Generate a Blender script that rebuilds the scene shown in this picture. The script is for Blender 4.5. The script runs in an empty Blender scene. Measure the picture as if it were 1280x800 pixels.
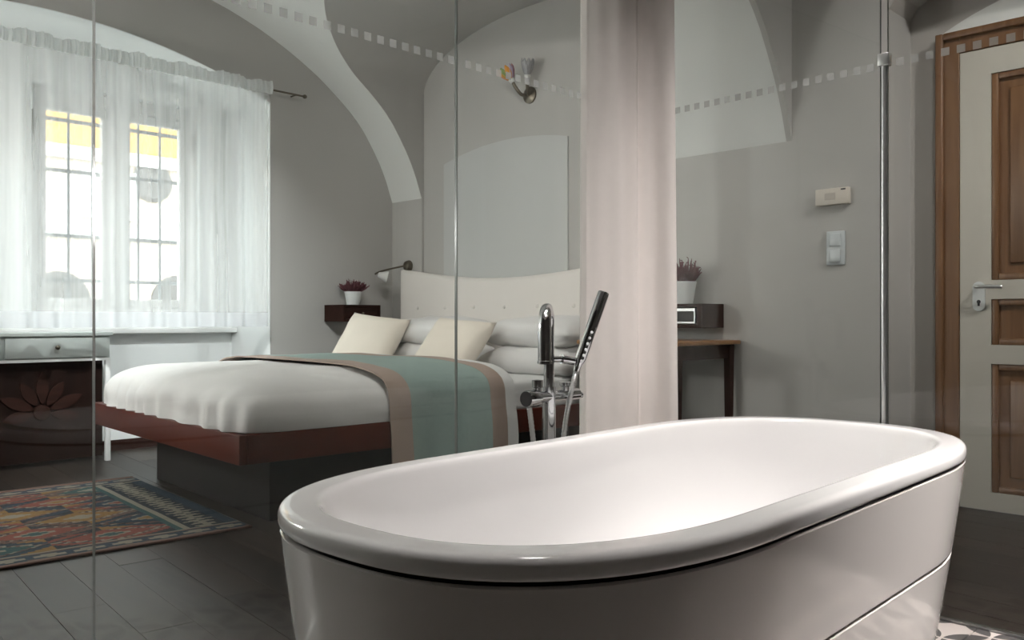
import bpy, bmesh, math, random
from mathutils import Vector, Matrix, noise
random.seed(7)
SC = bpy.context.scene
COL = SC.collection
PI = math.pi
# ------------------------------------------------------------------ camera, sky, exposure
cd = bpy.data.cameras.new('camera'); cam = bpy.data.objects.new('camera', cd); COL.objects.link(cam)
cam.location = (0, 0, 0.9); cam.rotation_euler = (PI/2, 0, -PI/4)
cd.sensor_width = 36; cd.lens = 1080/1280*36; cd.shift_y = -1/1280; cd.clip_start = 0.02
SC.camera = cam
W = bpy.data.worlds.new('sky'); SC.world = W; W.use_nodes = True
bgn = W.node_tree.nodes['Background']; bgn.inputs[0].default_value = (0.88, 0.96, 1.0, 1); bgn.inputs[1].default_value = 10.0
SC.view_settings.view_transform = 'Standard'; SC.view_settings.look = 'None'
SC.view_settings.exposure = 0.0; SC.view_settings.gamma = 1.0; SC.view_settings.use_curve_mapping = False
def area(name, loc, size, power, color, rot=(0, 0, 0), shape='DISK', spread=PI, size_y=None, portal=False):
    l = bpy.data.lights.new(name, 'AREA'); l.shape = shape; l.size = size
    if size_y: l.size_y = size_y
    l.energy = power; l.color = color; l.spread = spread
    if portal: l.cycles.is_portal = True
    o = bpy.data.objects.new(name, l); COL.objects.link(o); o.location = loc; o.rotation_euler = rot
    return o
# daylight sampling portals in the two window openings (they emit nothing)
for px in (2.31, 1.01):
    area('window_portal', (px, 6.46, 1.68), 1.12, 1, (1, 1, 1), (PI/2, 0, PI), 'RECTANGLE', size_y=1.5, portal=True).rotation_euler = (-PI/2, 0, 0)

# ------------------------------------------------------------------ materials
def mat(name, col, rough=0.6, metal=0.0, var=0.0, scale=8.0, bump=0.0, bscale=60.0, coat=0.0, spec=0.5, sheen=0.0):
    m = bpy.data.materials.new(name); m.use_nodes = True
    nt = m.node_tree; b = nt.nodes['Principled BSDF']
    b.inputs['Base Color'].default_value = (*col, 1); b.inputs['Roughness'].default_value = rough
    b.inputs['Metallic'].default_value = metal; b.inputs['Coat Weight'].default_value = coat
    b.inputs['Specular IOR Level'].default_value = spec; b.inputs['Sheen Weight'].default_value = sheen
    b.inputs['Coat Roughness'].default_value = 0.05
    tc = nt.nodes.new('ShaderNodeTexCoord')
    if var:
        n = nt.nodes.new('ShaderNodeTexNoise'); n.inputs['Scale'].default_value = scale; n.inputs['Detail'].default_value = 5
        nt.links.new(tc.outputs['Object'], n.inputs['Vector'])
        mx = nt.nodes.new('ShaderNodeMix'); mx.data_type = 'RGBA'
        mx.inputs['A'].default_value = (*[c*(1-var) for c in col], 1); mx.inputs['B'].default_value = (*[min(1, c*(1+var)) for c in col], 1)
        nt.links.new(n.outputs['Fac'], mx.inputs['Factor']); nt.links.new(mx.outputs['Result'], b.inputs['Base Color'])
    if bump:
        n2 = nt.nodes.new('ShaderNodeTexNoise'); n2.inputs['Scale'].default_value = bscale; n2.inputs['Detail'].default_value = 4
        nt.links.new(tc.outputs['Object'], n2.inputs['Vector'])
        bp = nt.nodes.new('ShaderNodeBump'); bp.inputs['Strength'].default_value = bump; bp.inputs['Distance'].default_value = 0.01
        nt.links.new(n2.outputs['Fac'], bp.inputs['Height']); nt.links.new(bp.outputs['Normal'], b.inputs['Normal'])
    return m
def wood(name, c1, c2, rough=0.4, axis=1, fine=18.0, rnd=0.0, coat=0.0, spec=0.5):
    m = bpy.data.materials.new(name); m.use_nodes = True
    nt = m.node_tree; b = nt.nodes['Principled BSDF']; L = nt.links
    tc = nt.nodes.new('ShaderNodeTexCoord'); mp = nt.nodes.new('ShaderNodeMapping')
    s = [fine]*3; s[axis] = fine*0.06; mp.inputs['Scale'].default_value = s
    L.new(tc.outputs['Object'], mp.inputs['Vector'])
    oi = nt.nodes.new('ShaderNodeObjectInfo')
    n = nt.nodes.new('ShaderNodeTexNoise'); n.noise_dimensions = '4D'; n.inputs['Scale'].default_value = 1.6; n.inputs['Detail'].default_value = 7; n.inputs['Distortion'].default_value = 1.2
    mu = nt.nodes.new('ShaderNodeMath'); mu.operation = 'MULTIPLY'; mu.inputs[1].default_value = 40; L.new(oi.outputs['Random'], mu.inputs[0])
    L.new(mu.outputs[0], n.inputs['W']); L.new(mp.outputs[0], n.inputs['Vector'])
    cr = nt.nodes.new('ShaderNodeValToRGB'); cr.color_ramp.elements[0].position = 0.3; cr.color_ramp.elements[1].position = 0.72
    cr.color_ramp.elements[0].color = (*c1, 1); cr.color_ramp.elements[1].color = (*c2, 1)
    L.new(n.outputs['Fac'], cr.inputs['Fac'])
    hs = nt.nodes.new('ShaderNodeHueSaturation'); L.new(cr.outputs[0], hs.inputs['Color'])
    mr = nt.nodes.new('ShaderNodeMapRange'); mr.inputs['To Min'].default_value = 1-rnd; mr.inputs['To Max'].default_value = 1+rnd
    L.new(oi.outputs['Random'], mr.inputs['Value']); L.new(mr.outputs[0], hs.inputs['Value'])
    L.new(hs.outputs[0], b.inputs['Base Color'])
    b.inputs['Roughness'].default_value = rough; b.inputs['Coat Weight'].default_value = coat; b.inputs['Specular IOR Level'].default_value = spec
    bp = nt.nodes.new('ShaderNodeBump'); bp.inputs['Strength'].default_value = 0.15; bp.inputs['Distance'].default_value = 0.004
    L.new(n.outputs['Fac'], bp.inputs['Height']); L.new(bp.outputs[0], b.inputs['Normal'])
    return m
def glass_mat(name, tint, ior=1.34, rough=0.0):
    m = bpy.data.materials.new(name); m.use_nodes = True; nt = m.node_tree; nt.nodes.clear(); L = nt.links
    o = nt.nodes.new('ShaderNodeOutputMaterial'); t = nt.nodes.new('ShaderNodeBsdfTransparent'); g = nt.nodes.new('ShaderNodeBsdfGlossy')
    t.inputs[0].default_value = (*tint, 1); g.inputs['Roughness'].default_value = rough; g.inputs['Color'].default_value = (1, 1, 1, 1)
    mx = nt.nodes.new('ShaderNodeMixShader'); ge = nt.nodes.new('ShaderNodeNewGeometry')
    dt = nt.nodes.new('ShaderNodeVectorMath'); dt.operation = 'DOT_PRODUCT'; L.new(ge.outputs['Normal'], dt.inputs[0]); L.new(ge.outputs['Incoming'], dt.inputs[1])
    def mm(op, x, y):
        n = nt.nodes.new('ShaderNodeMath'); n.operation = op
        for i, q in enumerate((x, y)):
            if isinstance(q, (int, float)): n.inputs[i].default_value = q
            elif q is not None: L.new(q, n.inputs[i])
        return n.outputs[0]
    r0 = ((ior-1)/(ior+1))**2                       # Schlick's reflectance of each face of the sheet
    fr = mm('ADD', mm('MULTIPLY', mm('POWER', mm('SUBTRACT', 1.0, mm('ABSOLUTE', dt.outputs['Value'], None)), 5.0), 1-r0), r0)
    L.new(fr, mx.inputs[0]); L.new(t.outputs[0], mx.inputs[1]); L.new(g.outputs[0], mx.inputs[2]); L.new(mx.outputs[0], o.inputs[0])
    return m
def veil_mat(name, col, clear, transl=0.6, streak=0.0):
    m = bpy.data.materials.new(name); m.use_nodes = True; nt = m.node_tree; nt.nodes.clear(); L = nt.links
    o = nt.nodes.new('ShaderNodeOutputMaterial'); t = nt.nodes.new('ShaderNodeBsdfTransparent'); d = nt.nodes.new('ShaderNodeBsdfDiffuse'); tl = nt.nodes.new('ShaderNodeBsdfTranslucent')
    d.inputs[0].default_value = (*col, 1); tl.inputs[0].default_value = (*col, 1)
    a = nt.nodes.new('ShaderNodeMixShader'); a.inputs[0].default_value = transl; L.new(d.outputs[0], a.inputs[1]); L.new(tl.outputs[0], a.inputs[2])
    mx = nt.nodes.new('ShaderNodeMixShader'); mx.inputs[0].default_value = 1-clear
    if streak:
        tc = nt.nodes.new('ShaderNodeTexCoord'); mp = nt.nodes.new('ShaderNodeMapping'); mp.inputs['Scale'].default_value = (9, 0, 0.25)
        n = nt.nodes.new('ShaderNodeTexNoise'); n.inputs['Scale'].default_value = 1.0; n.inputs['Detail'].default_value = 3
        L.new(tc.outputs['Object'], mp.inputs[0]); L.new(mp.outputs[0], n.inputs['Vector'])
        mr = nt.nodes.new('ShaderNodeMapRange'); mr.inputs['From Min'].default_value = 0.35; mr.inputs['From Max'].default_value = 0.65
        mr.inputs['To Min'].default_value = 1-clear-streak; mr.inputs['To Max'].default_value = 1-clear+streak
        L.new(n.outputs['Fac'], mr.inputs['Value']); L.new(mr.outputs[0], mx.inputs[0])
    L.new(t.outputs[0], mx.inputs[1]); L.new(a.outputs[0], mx.inputs[2]); L.new(mx.outputs[0], o.inputs[0])
    return m
def emit_mat(name, col, s):
    m = bpy.data.materials.new(name); m.use_nodes = True; b = m.node_tree.nodes['Principled BSDF']
    b.inputs['Emission Color'].default_value = (*col, 1); b.inputs['Emission Strength'].default_value = s
    return m

M = dict(
    grey=mat('grey_wall_paint', (0.49, 0.478, 0.458), 0.75, var=0.05, scale=2.5, bump=0.08, bscale=25),
    white=mat('white_plaster', (0.78, 0.79, 0.77), 0.7, var=0.02, scale=2.5, bump=0.06, bscale=25),
    niche=mat('white_plaster_lit_niche', (0.87, 0.885, 0.88), 0.65, var=0.015, scale=2.5, bump=0.05, bscale=25),  # white plaster lightened so the window niche looks more strongly lit
    pale=mat('pale_grey_plaster', (0.56, 0.57, 0.56), 0.7, var=0.03, scale=2.5, bump=0.05, bscale=25),
    umber=mat('dark_umber_plaster', (0.10, 0.088, 0.078), 0.6, var=0.1, scale=3),
    joint=mat('dark_floor_joint', (0.012, 0.01, 0.009), 0.8),
    plank=wood('dark_oak_plank', (0.016, 0.011, 0.009), (0.040, 0.029, 0.023), 0.42, 1, 14, 0.35),
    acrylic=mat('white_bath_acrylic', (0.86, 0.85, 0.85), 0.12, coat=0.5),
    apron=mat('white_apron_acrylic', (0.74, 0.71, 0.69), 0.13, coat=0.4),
    shadowgap=mat('dark_plastic', (0.02, 0.018, 0.017), 0.6),
    chrome=mat('chrome', (0.62, 0.63, 0.65), 0.07, 1.0),
    steel=mat('brushed_steel', (0.72, 0.73, 0.73), 0.32, 0.9),
    bronze=mat('dark_bronze', (0.16, 0.14, 0.11), 0.35, 0.9),
    black=mat('black_rubber', (0.02, 0.02, 0.02), 0.4),
    glass=glass_mat('clear_glass', (0.955, 0.972, 0.962)),
    pane=glass_mat('window_glass', (0.95, 0.97, 0.96)),
    glassedge=mat('glass_edge', (0.22, 0.24, 0.23), 0.2),
    frost=veil_mat('frosted_square_film', (0.85, 0.86, 0.85), 0.55, 0.5),
    sheer=veil_mat('sheer_voile', (0.93, 0.94, 0.95), 0.60, 0.55, 0.18),
    header=veil_mat('gathered_voile', (0.85, 0.87, 0.87), 0.10, 0.5),
    hem=veil_mat('doubled_voile_hem', (0.90, 0.91, 0.95), 0.22, 0.55),
    drape=mat('heavy_cream_curtain_cloth', (0.80, 0.745, 0.715), 0.9, var=0.03, scale=30, bump=0.1, bscale=400, sheen=0.2),
    linen=mat('white_bed_linen', (0.76, 0.75, 0.74), 0.9, var=0.02, scale=12, bump=0.12, bscale=40),
    sheet=mat('white_cotton_sheet', (0.74, 0.74, 0.735), 0.9, bump=0.1, bscale=60),
    cushion=mat('cream_cushion_linen', (0.82, 0.755, 0.66), 0.95, var=0.03, scale=120, bump=0.15, bscale=300),
    upholst=mat('cream_headboard_fabric', (0.80, 0.76, 0.72), 0.95, var=0.03, scale=60, bump=0.1, bscale=300, sheen=0.2),
    mint=mat('mint_green_throw', (0.30, 0.385, 0.36), 0.95, var=0.08, scale=50, bump=0.2, bscale=250),
    taupe=mat('taupe_throw_border', (0.40, 0.315, 0.27), 0.95, var=0.06, scale=50, bump=0.2, bscale=250),
    redwood=wood('red_brown_bed_lacquer', (0.070, 0.011, 0.005), (0.100, 0.017, 0.008), 0.38, 1, 6, spec=0.2),
    plinth=mat('dark_grey_plinth', (0.024, 0.022, 0.022), 0.5, spec=0.25),
    darkwood=wood('dark_wenge', (0.018, 0.008, 0.006), (0.04, 0.016, 0.012), 0.65, 0, 14, spec=0.10),
    carve=wood('dark_carved_walnut', (0.010, 0.005, 0.004), (0.018, 0.008, 0.006), 0.5, 2, 12, spec=0.12),
    tabletop=wood('amber_table_top', (0.22, 0.10, 0.035), (0.34, 0.17, 0.06), 0.35, 1, 10),
    doorwood=wood('brown_door_wood', (0.15, 0.070, 0.030), (0.24, 0.125, 0.058), 0.4, 2, 16),
    doorpaint=mat('cream_door_paint', (0.56, 0.53, 0.47), 0.5, var=0.03, scale=6),
    deskpaint=mat('pale_grey_desk_paint', (0.45, 0.48, 0.46), 0.4),
    white_paint=mat('white_gloss_paint', (0.80, 0.80, 0.79), 0.35),
    plastic=mat('cream_plastic', (0.66, 0.60, 0.53), 0.4),
    switchp=mat('pale_grey_switch_plastic', (0.62, 0.66, 0.68), 0.25),
    pot=mat('white_ceramic', (0.72, 0.74, 0.74), 0.3),
    soil=mat('dark_soil', (0.02, 0.014, 0.01), 0.95),
    heather=mat('purple_red_heather', (0.13, 0.045, 0.055), 0.9, var=0.4, scale=80),
    frostglass=mat('frosted_lamp_glass', (0.72, 0.72, 0.70), 0.3),
    greyglass=mat('grey_lamp_glass', (0.36, 0.36, 0.37), 0.15),
    orange=mat('orange_petal_glass', (0.75, 0.33, 0.06), 0.25),
    pinkg=mat('pink_petal_glass', (0.50, 0.20, 0.28), 0.25),
    greenp=mat('green_petal_glass', (0.22, 0.30, 0.10), 0.25),
    lilac=mat('lilac_petal_glass', (0.55, 0.45, 0.56), 0.2),
    iron=mat('grey_iron_bar', (0.30, 0.30, 0.31), 0.6),
    stucco_c=mat('cream_stucco', (0.40, 0.32, 0.255), 0.9, var=0.04, scale=1.5),
    stucco_o=mat('ochre_stucco', (0.42, 0.225, 0.065), 0.9, var=0.05, scale=1.5),
    stone=mat('pale_stone_moulding', (0.48, 0.46, 0.43), 0.9),
    rooft=mat('brown_roof_tile', (0.2, 0.10, 0.07), 0.9, var=0.2, scale=9),
    void=mat('dark_opening', (0.09, 0.08, 0.075), 0.9),
    shutter=mat('white_shutter', (0.42, 0.43, 0.42), 0.6),
    cobble=mat('street_cobbles', (0.35, 0.33, 0.31), 0.9, var=0.2, scale=5),
    lampglow=emit_mat('lamp_glow', (1.0, 0.93, 0.85), 12.0),
)
def tile_mat():
    m = bpy.data.materials.new('petal_pattern_cement_tile'); m.use_nodes = True; nt = m.node_tree; L = nt.links
    b = nt.nodes['Principled BSDF']; b.inputs['Roughness'].default_value = 0.45
    tc = nt.nodes.new('ShaderNodeTexCoord'); sp = nt.nodes.new('ShaderNodeSeparateXYZ'); L.new(tc.outputs['Object'], sp.inputs[0])
    def m_(op, a, b_=None):
        n = nt.nodes.new('ShaderNodeMath'); n.operation = op
        for i, v in enumerate((a, b_)):
            if v is None: continue
            if isinstance(v, (int, float)): n.inputs[i].default_value = v
            else: L.new(v, n.inputs[i])
        return n.outputs[0]
    P = 0.10                       # half a tile; circles of radius P centred on the lattice overlap into petals
    u = m_('DIVIDE', sp.outputs[0], P); v = m_('DIVIDE', sp.outputs[1], P)
    fu = m_('FRACT', m_('ADD', u, 64.5)); fv = m_('FRACT', m_('ADD', v, 64.5))
    cnt = None
    for cx in (0, 1):
        for cy in (0, 1):
            d = m_('SQRT', m_('ADD', m_('POWER', m_('SUBTRACT', fu, cx), 2), m_('POWER', m_('SUBTRACT', fv, cy), 2)))
            k = m_('LESS_THAN', d, 0.985)
            cnt = k if cnt is None else m_('ADD', cnt, k)
    # petal = inside circles on a diagonal pair of a quarter lattice cell
    d1 = m_('SQRT', m_('ADD', m_('POWER', fu, 2), m_('POWER', fv, 2)))
    d2 = m_('SQRT', m_('ADD', m_('POWER', m_('SUBTRACT', fu, 1), 2), m_('POWER', m_('SUBTRACT', fv, 1), 2)))
    pet = m_('MULTIPLY', m_('LESS_THAN', d1, 0.96), m_('LESS_THAN', d2, 0.96))
    d3 = m_('SQRT', m_('ADD', m_('POWER', m_('SUBTRACT', fu, 1), 2), m_('POWER', fv, 2)))
    d4 = m_('SQRT', m_('ADD', m_('POWER', fu, 2), m_('POWER', m_('SUBTRACT', fv, 1), 2)))
    pet2 = m_('MULTIPLY', m_('LESS_THAN', d3, 0.96), m_('LESS_THAN', d4, 0.96))
    fl = m_('FLOOR', m_('ADD', u, 64.5)); fl2 = m_('FLOOR', m_('ADD', v, 64.5))
    par = m_('MODULO', m_('ADD', fl, fl2), 2)
    sel = m_('ADD', m_('MULTIPLY', pet, par), m_('MULTIPLY', pet2, m_('SUBTRACT', 1, par)))
    mx = nt.nodes.new('ShaderNodeMix'); mx.data_type = 'RGBA'
    mx.inputs['A'].default_value = (0.62, 0.56, 0.53, 1); mx.inputs['B'].default_value = (0.09, 0.085, 0.085, 1)
    L.new(sel, mx.inputs['Factor']); L.new(mx.outputs['Result'], b.inputs['Base Color'])
    return m
M['tile'] = tile_mat()

# ------------------------------------------------------------------ mesh helpers
def link(name, me, m, parent=None, local=False, smooth=False):
    o = bpy.data.objects.new(name, me); COL.objects.link(o)
    if m is not None:
        for k in (m if isinstance(m, (list, tuple)) else [m]): me.materials.append(M[k] if isinstance(k, str) else k)
    if smooth:
        me.polygons.foreach_set('use_smooth', [True]*len(me.polygons))
    if parent is not None:
        o.parent = parent
        if not local:
            o.matrix_parent_inverse = WM[parent.name].inverted()
            WM[o.name] = Matrix.Identity(4)
        else:
            WM[o.name] = WM[parent.name]
    else:
        WM[o.name] = Matrix.Identity(4)
    return o
WM = {}
def mesh(name, v, f, m, parent=None, local=False, smooth=False, idx=None, sharp=None):
    me = bpy.data.meshes.new(name); me.from_pydata([tuple(p) for p in v], [], f); me.update()
    o = link(name, me, m, parent, local, smooth)
    if idx: me.polygons.foreach_set('material_index', idx)
    if sharp and smooth: me.set_sharp_from_angle(angle=sharp)
    return o
def bmobj(name, bm, m, parent=None, local=False, smooth=False, sharp=None):
    me = bpy.data.meshes.new(name); bm.to_mesh(me); bm.free()
    o = link(name, me, m, parent, local, smooth)
    if sharp and smooth: me.set_sharp_from_angle(angle=sharp)
    return o
def bm_box(bm, x0, x1, y0, y1, z0, z1, bevel=0.0, seg=2, T=None):
    x0, x1 = min(x0, x1), max(x0, x1); y0, y1 = min(y0, y1), max(y0, y1); z0, z1 = min(z0, z1), max(z0, z1)
    r = bmesh.ops.create_cube(bm, size=1.0); vs = r['verts']
    for v in vs:
        v.co = Vector(((x0+x1)/2+v.co.x*(x1-x0), (y0+y1)/2+v.co.y*(y1-y0), (z0+z1)/2+v.co.z*(z1-z0)))
    if bevel:
        es = list({e for v in vs for e in v.link_edges})
        r2 = bmesh.ops.bevel(bm, geom=es, offset=bevel, segments=seg, affect='EDGES', profile=0.5)
        vs = [v for v in r2['verts']]
    if T is not None:
        for v in {v for v in bm.verts if v.is_valid and not v.tag}: v.co = T @ v.co
    for v in bm.verts: v.tag = True
    return bm
def box(name, x0, x1, y0, y1, z0, z1, m, parent=None, bevel=0.0, local=False, T=None):
    bm = bmesh.new(); bm_box(bm, x0, x1, y0, y1, z0, z1, bevel, T=T)
    return bmobj(name, bm, m, parent, local, smooth=bool(bevel), sharp=0.9)
def tube_vf(pts, rad, n=12, cap=True):
    pts = [Vector(p) for p in pts]; R = rad if isinstance(rad, (list, tuple)) else [rad]*len(pts)
    v, f = [], []
    t0 = (pts[1]-pts[0]).normalized(); up = Vector((0, 0, 1)) if abs(t0.z) < 0.9 else Vector((1, 0, 0))
    nrm = (up - t0*up.dot(t0)).normalized()
    for i, p in enumerate(pts):
        t = (pts[min(i+1, len(pts)-1)]-pts[max(i-1, 0)])
        if t.length < 1e-9: t = t0
        t.normalize(); nrm = (nrm - t*nrm.dot(t)).normalized(); bi = t.cross(nrm)
        for k in range(n):
            a = 2*PI*k/n; v.append(p+(nrm*math.cos(a)+bi*math.sin(a))*R[i])
    for i in range(len(pts)-1):
        for k in range(n):
            a, b = i*n+k, i*n+(k+1) % n; f.append((a, b, b+n, a+n))
    if cap:
        f.append(tuple(range(n))[::-1]); f.append(tuple((len(pts)-1)*n+k for k in range(n)))
    return v, f
def tube(name, pts, rad, m, parent=None, n=14, local=False):
    v, f = tube_vf(pts, rad, n); return mesh(name, v, f, m, parent, local, True, sharp=0.8)
def spline(pts, k=8):
    pts = [Vector(p) for p in pts]; out = []
    for i in range(len(pts)-1):
        p0, p1, p2, p3 = pts[max(i-1, 0)], pts[i], pts[i+1], pts[min(i+2, len(pts)-1)]
        for j in range(k):
            t = j/k
            out.append(0.5*((2*p1)+(p2-p0)*t+(2*p0-5*p1+4*p2-p3)*t*t+(3*p1-p0-3*p2+p3)*t**3))
    out.append(pts[-1]); return out
def lathe_vf(prof, n=24, T=None):
    v, f = [], []
    for r, z in prof:
        for k in range(n):
            a = 2*PI*k/n; p = Vector((r*math.cos(a), r*math.sin(a), z)); v.append(T @ p if T is not None else p)
    for i in range(len(prof)-1):
        for k in range(n):
            a, b = i*n+k, i*n+(k+1) % n; f.append((a, b, b+n, a+n))
    f.append(tuple(range(n))[::-1]); f.append(tuple((len(prof)-1)*n+k for k in range(n)))
    return v, f
def lathe(name, prof, m, parent=None, n=24, T=None, local=False, sharp=0.7):
    v, f = lathe_vf(prof, n, T); return mesh(name, v, f, m, parent, local, True, sharp=sharp)
def aim(loc, d, up=(0, 0, 1)):
    d = Vector(d).normalized(); return Matrix.Translation(loc) @ d.to_track_quat('Z', 'Y').to_matrix().to_4x4()
def prism(name, poly, axis, a0, a1, m, parent=None, local=False):
    """extrude a 2-D polygon; axis 'x': poly=(y,z), 'y': poly=(x,z), 'z': poly=(x,y)"""
    def P(u, w, a): return {'x': (a, u, w), 'y': (u, a, w), 'z': (u, w, a)}[axis]
    n = len(poly); v = [P(u, w, a0) for u, w in poly]+[P(u, w, a1) for u, w in poly]
    f = [tuple(range(n)), tuple(range(n, 2*n))[::-1]]+[(i, (i+1) % n, n+(i+1) % n, n+i) for i in range(n)]
    me = bpy.data.meshes.new(name); me.from_pydata(v, [], f)
    bm = bmesh.new(); bm.from_mesh(me); bmesh.ops.recalc_face_normals(bm, faces=bm.faces); bm.to_mesh(me); bm.free()
    return link(name, me, m, parent, local)
def tag(o, label, cat, group=None, kind=None):
    o['label'] = label; o['category'] = cat
    if group: o['group'] = group
    if kind: o['kind'] = kind
    return o
def thing(name, label, cat, loc, rotz=0.0, group=None, kind=None):
    o = bpy.data.objects.new(name, None); COL.objects.link(o); o.location = loc; o.rotation_euler = (0, 0, rotz); o.empty_display_size = 0.05
    WM[o.name] = Matrix.Translation(loc) @ Matrix.Rotation(rotz, 4, 'Z')
    return tag(o, label, cat, group, kind)
def cubegrid(n):
    v, f, ix = [], [], {}
    def vid(p):
        k = tuple(round(c*1e5) for c in p)
        if k not in ix: ix[k] = len(v); v.append(Vector(p))
        return ix[k]
    for ax in range(3):
        for s in (-1, 1):
            for i in range(n):
                for j in range(n):
                    q = []
                    for a, b in ((i, j), (i+1, j), (i+1, j+1), (i, j+1)):
                        p = [0, 0, 0]; p[ax] = s; p[(ax+1) % 3] = -1+2*a/n; p[(ax+2) % 3] = -1+2*b/n; q.append(vid(p))
                    f.append(tuple(q) if s > 0 else tuple(q[::-1]))
    return v, f
def softbox(name, c, d, m, parent, k=7, n=24, wr=0.0, wf=4.0, local=True, seed=0, shape=None, kxy=None):
    v, f = cubegrid(n); out = []; kxy = kxy or k
    for p in v:
        s = ((abs(p.x)**kxy+abs(p.y)**kxy)**(k/kxy)+abs(p.z)**k)**(-1/k); q = p*s
        w = noise.noise(Vector((q.x*wf+seed, q.y*wf, q.z*wf)))*wr
        q = Vector((c[0]+q.x*d[0]/2, c[1]+q.y*d[1]/2, c[2]+q.z*d[2]/2)) + q.normalized()*w
        out.append(shape(q) if shape else q)
    return mesh(name, out, f, m, parent, local, True)
def pillow_vf(w, h, t, n=20, seed=0, pinch=0.05, wr=0.006):
    v, f = [], []
    for side in (1, -1):
        for i in range(n+1):
            for j in range(n+1):
                x, y = -1+2*i/n, -1+2*j/n
                px = x*(1-pinch*(1-y*y)*abs(x)**2); py = y*(1-pinch*(1-x*x)*abs(y)**2)
                hgt = (max(0, 1-x**4)*max(0, 1-y**4))**0.5
                z = side*(t/2*hgt + (wr*noise.noise(Vector((x*3+seed, y*3, side*2))) * hgt))
                v.append((px*w/2, py*h/2, z))
    N = (n+1)**2
    for s in (0, 1):
        for i in range(n):
            for j in range(n):
                a = s*N+i*(n+1)+j; q = (a, a+n+1, a+n+2, a+1); f.append(q if s == 0 else q[::-1])
    return v, f
def pillow(name, w, h, t, m, T, seed=0, pinch=0.05, wr=0.006):
    v, f = pillow_vf(w, h, t, 20, seed, pinch, wr)
    me = bpy.data.meshes.new(name); me.from_pydata(v, [], f)
    bm = bmesh.new(); bm.from_mesh(me); bmesh.ops.remove_doubles(bm, verts=bm.verts, dist=1e-5); bm.to_mesh(me); bm.free()
    o = link(name, me, m, None, False, True); o.matrix_basis = T; return o

# ------------------------------------------------------------------ dimensions of the rooms
XH, YF, YB = 4.2, 5.55, 6.13          # headboard wall, window wall, back of the window niche
XL, YR = -0.88, -1.3                  # far left wall, wall behind the bath
YA = 2.175                            # arch that closes the bedroom vault
ZC = 3.35
S_TAB = [(0, 3.17), (0.5, 3.14), (1.03, 3.05), (1.32, 2.962), (1.48, 2.897), (1.68, 2.80), (1.91, 2.66), (2.21, 2.415), (2.38, 2.18), (2.47, 2.01), (2.54, 1.825)]
def zA(x):
    s = min(abs(x-1.66), 2.54)
    for i in range(len(S_TAB)-1):
        (a, za), (b, zb) = S_TAB[i], S_TAB[i+1]
        if s <= b+1e-9:
            def sl(j):
                if j == 0: return 0.0
                if j >= len(S_TAB)-1: return (S_TAB[-1][1]-S_TAB[-2][1])/(S_TAB[-1][0]-S_TAB[-2][0])
                return (S_TAB[j+1][1]-S_TAB[j-1][1])/(S_TAB[j+1][0]-S_TAB[j-1][0])
            h = b-a; t = (s-a)/h; m0, m1 = sl(i)*h, sl(i+1)*h
            return (2*t**3-3*t*t+1)*za+(t**3-2*t*t+t)*m0+(-2*t**3+3*t*t)*zb+(t**3-t*t)*m1
    return S_TAB[-1][1]
def xA(z):
    lo, hi = 1.66, XH
    for _ in range(40):
        mid = (lo+hi)/2
        if zA(mid) > z: lo = mid
        else: hi = mid
    return (lo+hi)/2
LY0, LY1, ZS, RISE = 2.93, 5.18, 2.62, 0.40
def zB(y):
    u = (y-(LY0+LY1)/2)/((LY1-LY0)/2); return ZS+RISE*math.sqrt(max(0, 1-u*u))
def zN(x): return 2.73-(3.72-math.sqrt(3.72**2-(x-1.66)**2))   # head of the window niche
NX0, NX1 = 0.196, 3.124

# ------------------------------------------------------------------ floors
def clip(poly, rect):
    x0, x1, y0, y1 = rect
    for ax, lim, sg in ((0, x0, 1), (0, x1, -1), (1, y0, 1), (1, y1, -1)):
        out = []
        for i in range(len(poly)):
            a, b = poly[i], poly[(i+1) % len(poly)]; da, db = (a[ax]-lim)*sg, (b[ax]-lim)*sg
            if da >= 0: out.append(a)
            if da*db < 0: t = da/(da-db); out.append((a[0]+(b[0]-a[0])*t, a[1]+(b[1]-a[1])*t))
        poly = out
        if len(poly) < 3: return []
    return poly
XG = 2.76                             # line of the glass door
floor = mesh('floor', *(lambda r: ([(x, y, z) for (x0, x1, y0, y1) in r for z in (-0.12, -0.012) for (x, y) in ((x0, y0), (x1, y0), (x1, y1), (x0, y1))],
        [tuple(8*k+i for i in q) for k in range(len(r)) for q in ((3, 2, 1, 0), (4, 5, 6, 7), (0, 1, 5, 4), (1, 2, 6, 5), (2, 3, 7, 6), (3, 0, 4, 7))]))(
        [(XL, 4.46, 2.03, YF), (XG, 4.46, YR, 2.03), (NX0, NX1, YF, YB)]), 'joint')
tag(floor, 'dark brown oak plank floor of the bedroom and passage', 'floor', kind='structure')
rects = [(XL, XH, 2.05, YF), (XG+0.006, XH, YR, 2.05), (XH, 4.46, 0.27, 1.65), (NX0, NX1, YF, YB)]
ang = math.radians(-5); ca, sa = math.cos(ang), math.sin(ang)
PW = 0.155
for i in range(-22, 40):
    off = random.uniform(0, 1.4); y = -2.2-off
    while y < 7.0:
        ln = random.choice((1.1, 1.4, 1.7)); g = 0.0009
        q = [(i*PW+g, y+g), ((i+1)*PW-g, y+g), ((i+1)*PW-g, y+ln-g), (i*PW+g, y+ln-g)]
        q = [(a*ca-b*sa, a*sa+b*ca) for a, b in q]
        for r in rects:
            p = clip(q, r)
            if len(p) >= 3:
                area_ = abs(sum(p[k][0]*p[(k+1) % len(p)][1]-p[(k+1) % len(p)][0]*p[k][1] for k in range(len(p))))/2
                if area_ > 0.004: prism('plank', p, 'z', -0.011, random.uniform(-0.0012, 0.0), 'plank', floor)
        y += ln
fb = box('floor_bathroom', XL, XG-0.02, YR, 2.03, -0.12, -0.010, 'joint')
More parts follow.
